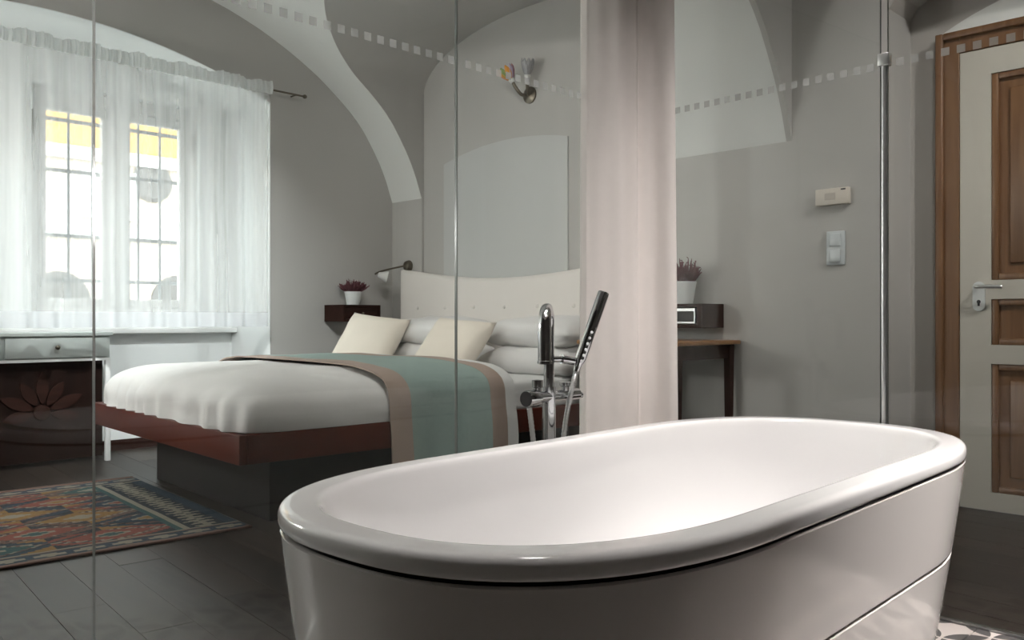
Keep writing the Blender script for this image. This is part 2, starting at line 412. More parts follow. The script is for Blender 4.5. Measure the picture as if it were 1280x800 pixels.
tag(fb, 'petal-patterned cement tile floor under the bathtub', 'floor', kind='structure')
TS = 0.2; tile_me = None
ny = int((2.02-YR)/TS)+1; nx = int((XG-0.03-XL)/TS)+1
for i in range(nx):
    for j in range(ny):
        x1 = XG-0.025-i*TS; y1 = 2.02-j*TS
        if x1-TS < XL or y1-TS < YR: continue
        if tile_me is None:
            bm = bmesh.new(); bm_box(bm, -0.099, 0.099, -0.099, 0.099, -0.009, 0.0, 0.0015, 1); t0 = bmobj('tile', bm, 'tile', fb); tile_me = t0.data; t = t0
        else:
            t = bpy.data.objects.new('tile', tile_me); COL.objects.link(t); t.parent = fb
        t.location = (x1-TS/2, y1-TS/2, 0)
tag(box('trim_1', XG-0.02, XG+0.005, YR, 2.03, -0.05, 0.004, 'steel'), 'slim steel threshold strip between tiles and planks', 'threshold', kind='structure')

# ------------------------------------------------------------------ walls, niche, vault
def strip_wall(name, xs, lo, hi, y0, y1, m, flip=False):
    """wall in a plane of constant y with curved lower and upper edges, thickness y0..y1"""
    v, f = [], []
    for x in xs:
        v += [(x, y0, lo(x)), (x, y0, hi(x)), (x, y1, lo(x)), (x, y1, hi(x))]
    for i in range(len(xs)-1):
        a, b = 4*i, 4*i+4
        f += [(a, b, b+1, a+1), (a+2, a+3, b+3, b+2), (a, a+2, b+2, b), (a+1, b+1, b+3, a+3)]
    f += [(0, 1, 3, 2), (4*len(xs)-4, 4*len(xs)-2, 4*len(xs)-1, 4*len(xs)-3)]
    return v, f
def lin(a, b, n): return [a+(b-a)*i/n for i in range(n+1)]
# window wall: left of niche, right of niche, over niche in one mesh
v, f = strip_wall('', lin(NX0, NX1, 48), lambda x: zN(x)+0.004, lambda x: ZC, YF, YF+0.10, 'grey')
def addbox(v, f, x0, x1, y0, y1, z0, z1):
    b = len(v); v += [(x, y, z) for z in (z0, z1) for (x, y) in ((x0, y0), (x1, y0), (x1, y1), (x0, y1))]
    f += [tuple(b+i for i in q) for q in ((3, 2, 1, 0), (4, 5, 6, 7), (0, 1, 5, 4), (1, 2, 6, 5), (2, 3, 7, 6), (3, 0, 4, 7))]
addbox(v, f, XL-0.2, NX0, YF, YF+0.10, -0.1, ZC); addbox(v, f, NX1, XH+0.4, YF, YF+0.10, -0.1, ZC)
ww = mesh('wall_window', v, f, 'grey'); tag(ww, 'grey painted wall around the arched window niche', 'wall', kind='structure')
# white niche: reveals, head, back with two window openings, outer masonry
WIN = [(1.75, 2.87), (0.45, 1.57)]; WZ0, WZ1 = 0.93, 2.44
v, f = strip_wall('', lin(NX0, NX1, 48), lambda x: zN(x)+0.0, lambda x: zN(x)+0.3, YF+0.001, YB+0.02, 'white')
addbox(v, f, NX0-0.3, NX0, YF+0.10, 6.5, -0.1, 3.3); addbox(v, f, NX1, NX1+0.3, YF+0.10, 6.5, -0.1, 3.3)
addbox(v, f, NX0, NX0+0.002, YF+0.002, YF+0.10, 0, 2.43); addbox(v, f, NX1-0.002, NX1, YF+0.002, YF+0.10, 0, 2.43)
addbox(v, f, NX0, NX1, YB, 6.5, -0.1, WZ0); addbox(v, f, NX0, NX1, YB, 6.5, WZ1, 3.3)
for a, b in ((NX0, 0.45), (1.57, 1.75), (2.87, NX1)): addbox(v, f, a, b, YB, 6.5, WZ0, WZ1)
wn = mesh('wall_niche', v, f, 'niche'); tag(wn, 'white plastered inside of the deep window niche', 'wall', kind='structure')
sill = box('window_sill', NX0+0.003, NX1-0.003, YB-0.10, YB-0.001, 0.80, 0.835, 'white_paint', wn, 0.006)
box('baseboard', NX0+0.003, NX1-0.003, YB-0.016, YB-0.001, 0.0, 0.07, 'darkwood', wn)
# headboard wall: pier, recessed middle, right part
v, f = [], []
addbox(v, f, XH, XH+0.4, LY1-0.002, YF, -0.1, ZC); addbox(v, f, XH+0.02, XH+0.4, LY0, LY1-0.002, -0.1, ZC); addbox(v, f, XH, XH+0.4, 1.649, LY0, -0.1, ZC)
wh = mesh('wall_headboard', v, f, 'grey'); tag(wh, 'grey painted wall behind the headboard and switches', 'wall', kind='structure')
poly = [(3.70, 0.0), (4.93, 0.0)]
for i in range(25):
    y = 4.93-(4.93-3.70)*i/24; poly.append((y, 2.145-0.075*((y-4.25)/0.62)**2))
pn = prism('blind_panel', poly, 'x', XH+0.008, XH+0.024, 'pale', wh)
# passage: wall beyond the door opening, arched head over the door recess
OY0, OY1 = 0.27, 1.649
def zO(y): u = (y-(OY0+OY1)/2)/((OY1-OY0)/2); return 2.386+0.17*math.sqrt(max(0, 1-u*u))
v, f = [], []
for y in lin(OY0, OY1, 32): v += [(XH, y, zO(y)), (XH, y, ZC), (XH+0.26, y, zO(y)), (XH+0.26, y, ZC)]
for i in range(32):
    a, b = 4*i, 4*i+4; f += [(a, a+1, b+1, b), (a+2, b+2, b+3, a+3), (a, b, b+2, a+2), (a+1, a+3, b+3, b+1)]
addbox(v, f, XH, XH+0.4, YR-0.2, OY0, -0.1, ZC); addbox(v, f, 4.475, 4.62, OY0-0.1, OY1+0.2, -0.1, ZC)
wp = mesh('wall_door', v, f, mat('warm_grey_wall_paint', (0.52, 0.495, 0.47), 0.75, var=0.05, scale=2.5, bump=0.08, bscale=25)); tag(wp, 'warm grey wall with arched recess around the door', 'wall', kind='structure')
poly = [(1.53, 2.25)]+[(1.53-1.16*i/20, 2.27+0.16*(1-((i-10)/10)**2)) for i in range(21)]+[(0.37, 2.25)]
prism('arched_head', poly, 'x', 4.462, 4.474, 'white', wp)
tag(box('wall_left', XL-0.2, XL, 2.03, YF, -0.1, ZC, 'grey'), 'grey painted wall closing the left side of the bedroom', 'wall', kind='structure')
tag(box('wall_bath', XL-0.2, XL, YR-0.2, 2.03, -0.1, ZC, 'umber'), 'dark umber wall at the left of the bath', 'wall', kind='structure')
tag(box('wall_back', XL-0.2, 4.6, YR-0.2, YR, -0.1, ZC, 'umber'), 'dark umber wall behind the bathtub', 'wall', kind='structure')
tag(box('ceiling', XL-0.2, 4.8, YR-0.2, 6.6, ZC, ZC+0.2, 'white'), 'white flat ceiling above the bath', 'ceiling', kind='structure')
# bedroom vault
ys = [YA, 2.5, LY0]+[LY0+(LY1-LY0)*(0.5-0.5*math.cos(PI*i/36)) for i in range(37)]+[LY1, 5.4, YF]
v, f = [], []; NXL, NXR = 20, 30
for k, y in enumerate(ys):
    inside = 3 <= k < 3+37
    xg = xA(zB(y)) if inside else XH+0.001
    xs = [XL+(1.66-XL)*i/NXL for i in range(NXL)]+[1.66+(xg-1.66)*math.sin(PI/2*i/NXR) for i in range(NXR+1)]
    v += [(x, y, zA(x)) for x in xs]
R = NXL+NXR+1
for k in range(len(ys)-1):
    if abs(ys[k]-ys[k+1]) < 1e-6: continue
    for i in range(R-1): a = k*R+i; f.append((a, a+R, a+R+1, a+1))
vault = mesh('ceiling_vault', v, f, 'white', smooth=True, sharp=0.9); tag(vault, 'white barrel vault over the bedroom springing from the headboard wall', 'ceiling', kind='structure')
# lunette cut into it above the bed (grey): soffit and two upright cheeks
v, f = [], []
yl = [LY0+(LY1-LY0)*(0.5-0.5*math.cos(PI*i/36)) for i in range(37)]
for y in yl: v += [(xA(zB(y)), y, zB(y)), (XH+0.05, y, zB(y))]
for i in range(36): f.append((2*i, 2*i+1, 2*i+3, 2*i+2))
for y in (LY0, LY1):
    b = len(v); xs = lin(xA(ZS), XH+0.05, 24)
    for x in xs: v += [(x, y, zA(min(x, XH))), (x, y, ZS)]
    for i in range(24): f.append((b+2*i, b+2*i+2, b+2*i+3, b+2*i+1))
mesh('lunette', v, f, 'grey', vault, smooth=True, sharp=0.6)
v, f = strip_wall('', [XL+(1.66-XL)*i/NXL for i in range(NXL)]+[1.66+(XH+0.001-1.66)*math.sin(PI/2*i/NXR) for i in range(NXR+1)], zA, lambda x: ZC, YA-0.03, YA-0.0005, 'grey')
tag(mesh('wall_arch', v, f, 'grey'), 'grey transverse arch wall between bath and bedroom', 'wall', kind='structure')

# ------------------------------------------------------------------ windows
def make_window(n, x0, x1, label):
    w = thing('window_%d' % n, label, 'window', ((x0+x1)/2, 6.25, WZ0), kind='structure')
    xc = (x0+x1)/2; ya, yb = 6.20, 6.27
    bm = bmesh.new()
    for q in ((x0, x0+0.06, WZ0, WZ1), (x1-0.06, x1, WZ0, WZ1), (x0+0.06, x1-0.06, WZ0, WZ0+0.05), (x0+0.06, x1-0.06, WZ1-0.09, WZ1)): bm_box(bm, q[0], q[1], ya, yb, q[2], q[3], 0.006)
    bmobj('frame', bm, 'white_paint', w, smooth=True, sharp=0.9)
    box('mullion', xc-0.045, xc+0.045, ya-0.02, yb, WZ0+0.05, WZ1-0.09, 'white_paint', w, 0.01)
    for a, b in ((x0+0.06, xc-0.045), (xc+0.045, x1-0.06)):
        bm = bmesh.new(); z0, z1 = WZ0+0.05, WZ1-0.09
        for q in ((a, a+0.05, z0, z1), (b-0.05, b, z0, z1), (a+0.05, b-0.05, z0, z0+0.06), (a+0.05, b-0.05, z1-0.06, z1)): bm_box(bm, q[0], q[1], ya+0.01, yb-0.01, q[2], q[3], 0.005)
        cs = bmobj('casement', bm, 'white_paint', w, smooth=True, sharp=0.9)
        box('pane', a+0.05, b-0.05, 6.233, 6.237, z0+0.06, z1-0.06, 'pane', cs)
    tube('window_catch', [(xc, ya-0.035, 1.62), (xc, ya-0.035, 1.72)], 0.009, 'steel', w, 8)
    for s in (x0+0.02, x1-0.02): tube('hinge', [(s, ya-0.012, 2.12), (s, ya-0.012, 2.27)], 0.010, 'bronze', w, 8)
    g = thing('window_grille', 'grey iron bar grille outside ' + label.split(',')[0].replace('white double casement window', 'the window'), 'grille', (xc, 6.44, WZ0))
    for i in range(1, 7):
        x = x0+(x1-x0)*i/7; tube('upright_bar', [(x, 6.44, WZ0+0.001), (x, 6.44, WZ1-0.001)], 0.010, 'iron', g, 8)
    for z in (1.17, 1.48, 1.93, 2.28): box('cross_bar', x0+0.001, x1-0.001, 6.425, 6.455, z-0.012, z+0.012, 'iron', g)
make_window(1, *WIN[0], 'white double casement window behind the sheer curtain, above the desk')
make_window(2, *WIN[1], 'white double casement window farther left in the niche')

# ------------------------------------------------------------------ the house across the street
hb = thing('neighbouring_house', 'cream and ochre house across the street seen through the window', 'building', (5.0, 13.0, -1.0))
box('wall', -6, 14, 13.0, 13.4, -1.0, 3.25, 'stucco_c', hb)
box('upper_wall', -6, 14, 13.0, 13.4, 3.25, 4.4, 'stucco_o', hb)
box('roof', -6.2, 14.2, 12.6, 14.5, 4.62, 4.9, 'rooft', hb)
box('cornice', -6.1, 14.1, 12.75, 13.4, 4.4, 4.62, 'stone', hb)
for z in (3.25, 2.15): box('moulding', -6, 14, 12.92, 13.0, z-0.09, z+0.09, 'stone', hb)
for x in (0.2, 2.9, 4.05, 5.75, 8.4):
    poly = [(x-0.42, -1.0), (x+0.42, -1.0)]+[(x+0.42*math.cos(PI*i/14), 1.15+0.42*math.sin(PI*i/14)) for i in range(15)]
    prism('archway', poly, 'y', 12.97, 13.01, 'void', hb)
for x in (1.4, 4.72, 7.9):
    w = box('window', x-0.38, x+0.38, 12.95, 13.0, 2.35, 3.05, 'stone', hb)
    for k in range(7): box('slat', x-0.30, x+0.30, 12.93, 12.95, 2.40+k*0.09, 2.46+k*0.09, 'shutter', w)
lathe('roundel', [(0.0001, 0), (0.26, 0.0), (0.30, 0.03), (0.24, 0.06), (0.16, 0.04), (0.0001, 0.09)], 'void', hb, 24, aim((5.35, 13.0, 2.95), (0, -1, 0)))
st = box('street', -14, 20, 6.55, 13.0, -1.2, -1.0, 'cobble'); tag(st, 'grey cobbled street below the window', 'street', kind='structure')

# ------------------------------------------------------------------ sheer curtain and rod
sc = thing('sheer_curtain', 'white sheer voile curtain gathered on a rod across the window niche', 'curtain', (1.66, 5.46, 0.85))
def fold(x, z):
    k = 0.35+0.65*min(1, (2.5-z)/0.5)
    a = 0.026*math.sin(x*33+1.3*math.sin(x*4.1))+0.016*math.sin(x*57+2*math.sin(x*2.3))+0.012*noise.noise(Vector((x*6, z*0.8, 0)))*2
    return 5.455+a*k
def veil(name, xs, zs, m, parent, fn):
    v = [(x, fn(x, z), z) for x in xs for z in zs]; n = len(zs)
    f = [(i*n+j, (i+1)*n+j, (i+1)*n+j+1, i*n+j+1) for i in range(len(xs)-1) for j in range(n-1)]
    return mesh(name, v, f, m, parent, smooth=True)
veil('voile', lin(0.02, 3.075, 520), lin(0.945, 2.47, 22), 'sheer', sc, fold)
veil('hem', lin(0.02, 3.075, 520), lin(0.85, 0.9448, 3), 'hem', sc, fold)
def ruff(x, z):
    return 5.455+0.010*math.sin(x*150+2*math.sin(x*9))+0.006*math.sin(x*263)
v = []; xs = lin(0.02, 3.085, 900); n = 5
for x in xs:
    top = 2.555+0.008*math.sin(x*21)+0.006*math.sin(x*47)
    for j in range(n): z = 2.47+(top-2.47)*j/(n-1); v.append((x, ruff(x, z)-0.012*math.sin(PI*j/(n-1)), z))
mesh('gathered_header', v, [(i*n+j, (i+1)*n+j, (i+1)*n+j+1, i*n+j+1) for i in range(len(xs)-1) for j in range(n-1)], 'header', sc, smooth=True)
rd = thing('curtain_rod', 'thin dark metal rod carrying the sheer curtain', 'curtain rod', (1.66, 5.49, 2.51))
tube('rod', [(-0.05, 5.48, 2.51), (3.35, 5.48, 2.51)], 0.007, 'bronze', rd, 10)
for x in (-0.05, 3.36): lathe('finial', [(0.0001, -0.016), (0.011, -0.012), (0.016, 0), (0.011, 0.012), (0.0001, 0.016)], 'bronze', rd, 12, aim((x, 5.48, 2.51), (1, 0, 0)))
for x in (0.05, 3.29): tube('bracket', [(x, 5.48, 2.51), (x, YF, 2.51)], 0.006, 'bronze', rd, 8)

# ------------------------------------------------------------------ desk under the window
dk = thing('writing_desk', 'pale grey desk with round-knobbed drawer and dark carved panel under the window', 'desk', (1.5, 5.9, 0))
DX0, DX1, DY0, DY1 = 0.86, 2.085, 5.70, 6.02
box('top', DX0-0.01, DX1+0.01, DY0-0.012, DY1, 0.795, 0.818, 'deskpaint', dk, 0.004)
box('carcass', DX0, DX1, DY0+0.018, DY1-0.01, 0.645, 0.795, 'deskpaint', dk, 0.003)
for a, b in ((1.485, DX1-0.02), (DX0+0.02, 1.465)):
    d = box('drawer', a, b, DY0, DY0+0.02, 0.663, 0.785, 'deskpaint', dk, 0.003)
    lathe('knob', [(0.0001, 0), (0.006, 0), (0.006, 0.014), (0.014, 0.02), (0.014, 0.028), (0.006, 0.034), (0.0001, 0.035)], 'bronze', d, 14, aim(((a+b)/2-0.01, DY0, 0.728), (0, -1, 0)))
box('lower_rail', DX0, DX1, DY0, DY0+0.03, 0.640, 0.656, 'white_paint', dk)
for x in (DX0, DX1-0.03):
    for y in (DY0, DY1-0.04): box('leg', x, x+0.03, y, y+0.03, 0, 0.645, 'white_paint', dk, 0.003)
cp = box('carved_panel', DX0+0.03, DX1-0.03, DY0+0.06, DY0+0.085, 0.03, 0.64, 'carve', dk)
def leafv(cx, cz, a, ln, wd, y):
    v = []
    for i in range(13):
        t = i/12; w = wd*math.sin(PI*t)**0.8; v.append((t*ln, w))
    pts = v+[(x, -w) for x, w in v[-2:0:-1]]
    return [(cx+x*math.cos(a)-w*math.sin(a), cz+x*math.sin(a)+w*math.cos(a)) for x, w in pts]
for cx, cz in ((1.70, 0.33), (1.18, 0.33)):
    for k in range(7):
        a = math.radians(-10+k*33.3); prism('carved_leaf', leafv(cx+0.05*math.cos(a), cz+0.05*math.sin(a), a, 0.17+0.03*(k % 2), 0.034, 0), 'y', DY0+0.046, DY0+0.06, 'darkwood', cp)
    lathe('carved_rosette', [(0.0001, 0), (0.05, 0), (0.045, 0.012), (0.02, 0.02), (0.0001, 0.022)], 'darkwood', cp, 16, aim((cx, DY0+0.06, cz), (0, -1, 0)))

# ------------------------------------------------------------------ bed
BX, BY, BR = 1.68, 3.23, math.radians(-3.0)
BL, BW = 2.30, 1.90
bed = thing('double_bed', 'low double bed with red-brown lacquered frame and white duvet', 'bed', (BX, BY, 0), BR)
def L(x, y, z=0): return WM['double_bed'] @ Vector((x, y, z))
box('foot_rail', 0, 0.035, 0, BW, 0.31, 0.43, 'redwood', bed, 0.003, True)
for y in (0, BW-0.035): box('side_rail', 0.036, BL, y, y+0.035, 0.31, 0.43, 'redwood', bed, 0.003, True)
box('platform', 0.036, BL, 0.036, BW-0.036, 0.325, 0.415, 'darkwood', bed, 0, True)
box('plinth', 0.26, BL-0.15, 0.26, BW-0.26, 0.0, 0.325, 'plinth', bed, 0.004, True)
softbox('mattress', (BL/2+0.05, BW/2, 0.495), (BL-0.14, BW-0.10, 0.17), 'sheet', bed, 14, 24, 0.004, 3)
def dshape(q):
    # belly of the duvet: rounded crown, thinner to the head, creases at the foot
    x, y, z = q
    cr = 0.010*noise.noise(Vector((x*3.0, y*3.0+2, 1)))+0.006*noise.noise(Vector((x*9+y*6, y*4, 3)))
    t = max(0, (z-0.45)/0.25)
    ed = math.exp(-max(0, x)*9)
    s = 0.015*math.sin(y*34+3*math.sin(y*5))*ed*(1-t*0.7) + 0.006*math.sin(x*30+2*math.sin(x*6))*math.exp(-max(0, y)*9)*(1-t*0.7)
    return Vector((x-s, y-s*0.6, max(0.4315, z+cr*t*1.0)))
softbox('duvet', (0.752, BW/2, 0.445), (1.50, BW-0.004, 0.44), 'linen', bed, 3.8, 72, 0.008, 3.0, True, 3, dshape, 11)
# headboard
hbd = thing('headboard', 'tall cream upholstered headboard with a dipped top edge', 'headboard', (XH-0.06, 4.18, 0))
def ztop(y): u = (y-4.18)/1.165; return 1.185+0.098*u*u*(1.25-0.25*u*u)
v, f = [], []; ysb = lin(3.112, 5.345, 60)
sec = [(0.0, 0.0), (0.0, -0.03), (0.025, -0.006), (0.05, 0.0), (0.10, 0.0), (0.115, -0.008), (0.119, -0.02)]
for y in ysb:
    zt = ztop(y); e = 0.02*max(0, 1-min(y-3.112, 5.345-y)/0.02)
    for x, dz in ((0.119, None), (0.119-0.10+e, None)): pass
    v += [(XH-0.002, y, 0.25), (XH-0.002, y, zt-0.012), (XH-0.012, y, zt), (XH-0.06, y, zt), (XH-0.083+e*0.5, y, zt-0.008), (XH-0.095+e, y, zt-0.03), (XH-0.095+e, y, 0.25)]
n = 7
f = [(i*n+j, i*n+j+1, (i+1)*n+j+1, (i+1)*n+j) for i in range(60) for j in range(n-1)]+[(i*n+6, i*n, (i+1)*n, (i+1)*n+6) for i in range(60)]
f += [tuple(range(n))[::-1], tuple(60*n+k for k in range(n))]
me = bpy.data.meshes.new('padded_panel'); me.from_pydata(v, [], f)
bm = bmesh.new(); bm.from_mesh(me); bmesh.ops.recalc_face_normals(bm, faces=bm.faces); bm.to_mesh(me); bm.free()
link('padded_panel', me, 'upholst', hbd, smooth=True); me.set_sharp_from_angle(angle=0.9)
for y in (3.26, 3.56, 3.87, 4.18, 4.49, 4.80, 5.11):
    lathe('button', [(0.0001, -0.002), (0.014, -0.001), (0.012, 0.006), (0.0001, 0.009)], 'upholst', hbd, 12, aim((XH-0.095, y, 0.985), (-1, 0, 0)))
box('base_leg', XH-0.085, XH-0.005, 3.15, 3.25, 0, 0.25, 'plinth', hbd); box('base_leg', XH-0.085, XH-0.005, 5.1, 5.2, 0, 0.25, 'plinth', hbd)
# throw across the bed: section in bed-local y,z
thr = thing('bed_throw', 'mint green throw with taupe borders draped across the bed', 'throw', tuple(L(1.05, -0.02, 0.25)), BR)
def throw_section(out):
    o = out
    pts = [(-0.030-o, 0.20), (-0.028-o, 0.30), (-0.026-o, 0.40)]
    for i in range(0, 31):
        a = PI*i/30; c, s_ = math.cos(a), math.sin(a)
        pts.append((BW/2-math.copysign(abs(c)**0.43, c)*(BW/2+0.022+o), 0.445+abs(s_)**0.43*(0.2275+o)))
    pts += [(BW+0.026+o, 0.40), (BW+0.028+o, 0.30)]
    return spline([(0, y, z) for y, z in pts], 3)
def throw_part(name, x0, x1, m, out, nx=14):
    sec = throw_section(out); v, f = [], []; n = len(sec)
    xs = lin(x0, x1, nx)
    for th in (0.0, 0.006):
        for x in xs:
            for j, p in enumerate(sec):
                d = 0.012*noise.noise(Vector((x*4, p.y*2.2, p.z*3)))+0.004*noise.noise(Vector((x*14, p.y*7, p.z*9)))
                side = max(0, (0.60-p.z)/0.3); drop = min(1, side)
                skew = 0.03*drop if p.y < 0.9 else 0
                yy = p.y+(d+0.008*math.sin(x*17+1)*drop)*(-1 if p.y < 0.9 else 1)*(drop > 0)
                v.append((x+skew*0.3, yy-(th if p.y < 0.9 else -th)*drop, p.z+abs(d)*(1-drop)+th*(1-drop)))
    k = len(xs)*n
    for s in (0, 1):
        for i in range(len(xs)-1):
            for j in range(n-1):
                a = s*k+i*n+j; q = (a, a+1, a+n+1, a+n); f.append(q if s else q[::-1])
    for i in range(len(xs)-1):
        for j in (0, n-1): a = i*n+j; f.append((a, a+n, a+n+k, a+k))
    for j in range(n-1):
        for i in (0, len(xs)-1): a = i*n+j; f.append((a, a+1, a+1+k, a+k))
    v = [WM['double_bed'] @ Vector(p) for p in v]
    return mesh(name, v, f, m, thr, smooth=True, sharp=1.0)
TX0, TX1 = 0.70, 1.40
throw_part('green_cloth', TX0+0.115, TX1-0.095, 'mint', 0.006)
throw_part('border', TX0, TX0+0.1148, 'taupe', 0.0065, 5)
throw_part('border', TX1-0.0948, TX1, 'taupe', 0.0065, 5)
throw_part('white_lining', TX1+0.0005, TX1+0.07, 'sheet', 0.003, 4)
# pillows and cushions
def T(x, y, z, rx=0, ry=0, rz=0):
    return Matrix.Translation((x, y, z)) @ Matrix.Rotation(rz, 4, 'Z') @ Matrix.Rotation(ry, 4, 'Y') @ Matrix.Rotation(rx, 4, 'X')
for nm, y, z, lab, sd in (('pillow', 3.49, 0.665, 'plump white pillow at the bottom of the nearer stack', 1), ('pillow', 3.52, 0.825, 'plump white pillow on top of the nearer stack', 2),
                          ('pillow', 4.55, 0.665, 'white pillow at the bottom of the farther stack', 3), ('pillow', 4.58, 0.820, 'white pillow on top of the farther stack', 4)):
    tag(pillow(nm, 0.50, 0.80, 0.18, 'linen', T(3.80 if z < 0.7 else 3.83, y, z, 0, math.radians(-4), math.radians(-3)), sd, 0.03, 0.016), lab, 'pillow', 'white pillows stacked at the head')
tag(pillow('cushion', 0.46, 0.50, 0.15, 'cushion', T(3.40, 3.93, 0.715, math.radians(6), math.radians(-52), math.radians(-4)), 7, 0.08), 'cream square cushion leaning on the nearer pillows', 'cushion', 'cream cushions')
tag(pillow('cushion', 0.46, 0.50, 0.15, 'cushion', T(3.42, 4.79, 0.735, math.radians(10), math.radians(-55), math.radians(6)), 8, 0.08), 'cream square cushion leaning on the farther pillows, below the plant', 'cushion', 'cream cushions')

# ------------------------------------------------------------------ rug
COLS = dict(red=(0.36, 0.085, 0.05), blue=(0.022, 0.06, 0.10), navy=(0.012, 0.025, 0.045), gold=(0.42, 0.22, 0.05), cream=(0.44, 0.40, 0.31), teal=(0.035, 0.13, 0.13), taupe=(0.20, 0.115, 0.085), pink=(0.42, 0.25, 0.20))
RN = list(COLS); RM = [mat('wool_'+k, tuple(q*0.45 for q in c), 0.95, var=0.25, scale=150, bump=0.3, bscale=300) for k, c in COLS.items()]
RX, RY, RR, RLEN, RWID = 1.84, 3.43, math.radians(-3.6), 2.6, 1.54
rug = thing('kilim_rug', 'colourful woven kilim rug with zigzag border on the dark planks', 'rug', (RX, RY, 0), RR)
cs = 0.014; nu, nv = int(RLEN/cs), int(RWID/cs)
def rugcol(i, j):
    u, w = (i+0.5)*cs, (j+0.5)*cs; e = min(w, RWID-w)
    if e < 0.028: return 'pink' if e > 0.014 else 'taupe'
    if e < 0.115:
        k = abs(((u/0.14) % 1)-0.5)*2; t = (e-0.028)/0.087
        return 'cream' if abs(t-0.5) < 0.36*(1-k) else ('blue' if abs(t-0.5) < 0.5-0.1*k else 'taupe')
    if e < 0.145: return 'taupe' if e < 0.13 else 'cream'
    if u < 0.06: return 'blue'
    if u < 0.20:
        k = abs(((w/0.052) % 1)-0.5)*2; t = (u-0.06)/0.14
        return 'cream' if (t < 0.5 and t*2 > k) or (t >= 0.5 and (t-0.5)*2 < k*0.9) else 'navy'
    if u < 0.245: return 'navy' if 0.20 < u < 0.212 else 'cream'
    if u < 0.27: return 'teal'
    # field: lozenge rows
    U, V = u-0.27, w-0.145; ph = 0.21; r = int(V/ph); pl = 0.46; U2 = U+(pl/2 if r % 2 else 0); c = int(U2/pl)
    du = abs((U2 % pl)-pl/2)/(pl/2); dv = abs((V % ph)-ph/2)/(ph/2); dv = math.floor(dv*7.5)/7.5
    d = du+dv*0.9; h = (r*7+c*5) % 6
    A = ('red', 'blue', 'gold', 'blue', 'red', 'teal')[h]; B = ('teal', 'gold', 'cream', 'red', 'gold', 'cream')[h]
    if d < 0.22: return B
    if d < 0.34: return 'cream'
    if d < 0.78: return A
    if d < 0.88: return 'taupe' if (i+j) % 3 else 'cream'
    if d < 1.02: return ('cream', 'navy', 'taupe')[(i//2+j) % 3]
    if d < 1.32: return ('red', 'blue', 'taupe')[(r+c) % 3]
    return 'gold' if (r+c) % 2 else 'navy'
v, f, idx = [], [], []
for i in range(nu+1):
    for j in range(nv+1):
        u, w = -i*cs, j*cs
        ed = max(0, 1-min(w, RWID-w)/0.05)
        wy = 0.006*noise.noise(Vector((u*5, w*0.5, 0)))*2*ed; wx = 0.006*noise.noise(Vector((w*6, 1, u)))*max(0, 1+u/0.05) if u > -0.05 else 0
        v.append((u+wx, w+wy, 0.007+0.004*abs(noise.noise(Vector((u*3, w*3, 5))))+0.008*ed*max(0, noise.noise(Vector((u*7, 3, w))))))
for i in range(nu):
    for j in range(nv):
        a = i*(nv+1)+j; f.append((a, a+1, a+nv+2, a+nv+1)); idx.append(RN.index(rugcol(i, j)))
f = [q[::-1] for q in f]
mesh('woven_field', v, f, RM, rug, True, True, idx)
v2, f2 = tube_vf([(-k*0.03, -0.004+0.005*noise.noise(Vector((k*0.15, 0, 0))), 0.007) for k in range(int(RLEN/0.03))], 0.006, 6)
mesh('bound_edge', v2, f2, RM[RN.index('pink')], rug, True, True)
v2, f2 = tube_vf([(-k*0.03, RWID+0.004, 0.007) for k in range(int(RLEN/0.03))], 0.006, 6)
mesh('bound_edge', v2, f2, RM[RN.index('pink')], rug, True, True)
mesh('backing', [(-RLEN, 0.004, 0.001), (-0.004, 0.004, 0.001), (-0.004, RWID-0.004, 0.001), (-RLEN, RWID-0.004, 0.001), (-RLEN, 0.004, 0.006), (-0.004, 0.004, 0.006), (-0.004, RWID-0.004, 0.006), (-RLEN, RWID-0.004, 0.006)],
     [(3, 2, 1, 0), (4, 5, 6, 7), (0, 1, 5, 4), (1, 2, 6, 5), (2, 3, 7, 6), (3, 0, 4, 7)], RM[RN.index('taupe')], rug, True)

# ------------------------------------------------------------------ shelves, table, plants
def wall_shelf_left():
    s = thing('wall_shelf', 'dark wood box shelf on the window wall beside the far pillows', 'shelf', (3.735, 5.42, 0.882))
    bm = bmesh.new(); x0, x1, y0, y1, z0, z1 = 3.57, 3.90, 5.30, YF, 0.882, 1.006
    for q in ((x0, x1, y0, y1, z0, z0+0.018), (x0, x1, y0, y1, z1-0.018, z1), (x0, x0+0.018, y0, y1, z0+0.018, z1-0.018), (x1-0.018, x1, y0, y1, z0+0.018, z1-0.018)): bm_box(bm, *q)
    bmobj('body', bm, 'darkwood', s); d = box('drawer', x0+0.02, x1-0.02, y0+0.004, y0+0.02, z0+0.02, z1-0.02, 'darkwood', s, 0.002)
    lathe('knob', [(0.0001, 0), (0.005, 0), (0.005, 0.01), (0.010, 0.014), (0.0001, 0.02)], 'bronze', d, 10, aim((3.735, y0+0.004, 0.944), (0, -1, 0)))
wall_shelf_left()
s = thing('wall_shelf', 'dark wood box shelf with steel drawer front, right of the white drape', 'shelf', (4.09, 2.76, 0.853))
x0, x1, y0, y1, z0, z1 = 3.985, XH, 2.547, 3.02, 0.853, 0.984
bm = bmesh.new()
for q in ((x0, x1, y0, y1, z0, z0+0.02), (x0, x1, y0, y1, z1-0.02, z1), (x0, x1, y0, y0+0.035, z0+0.02, z1-0.02), (x0, x1, y1-0.035, y1, z0+0.02, z1-0.02)): bm_box(bm, *q)
bmobj('body', bm, 'darkwood', s)
bm = bmesh.new(); bm_box(bm, x0+0.03, x0+0.05, y0+0.055, y1-0.055, z0+0.03, z1-0.03)
d = bmobj('drawer', bm, 'plinth', s)
bm = bmesh.new()
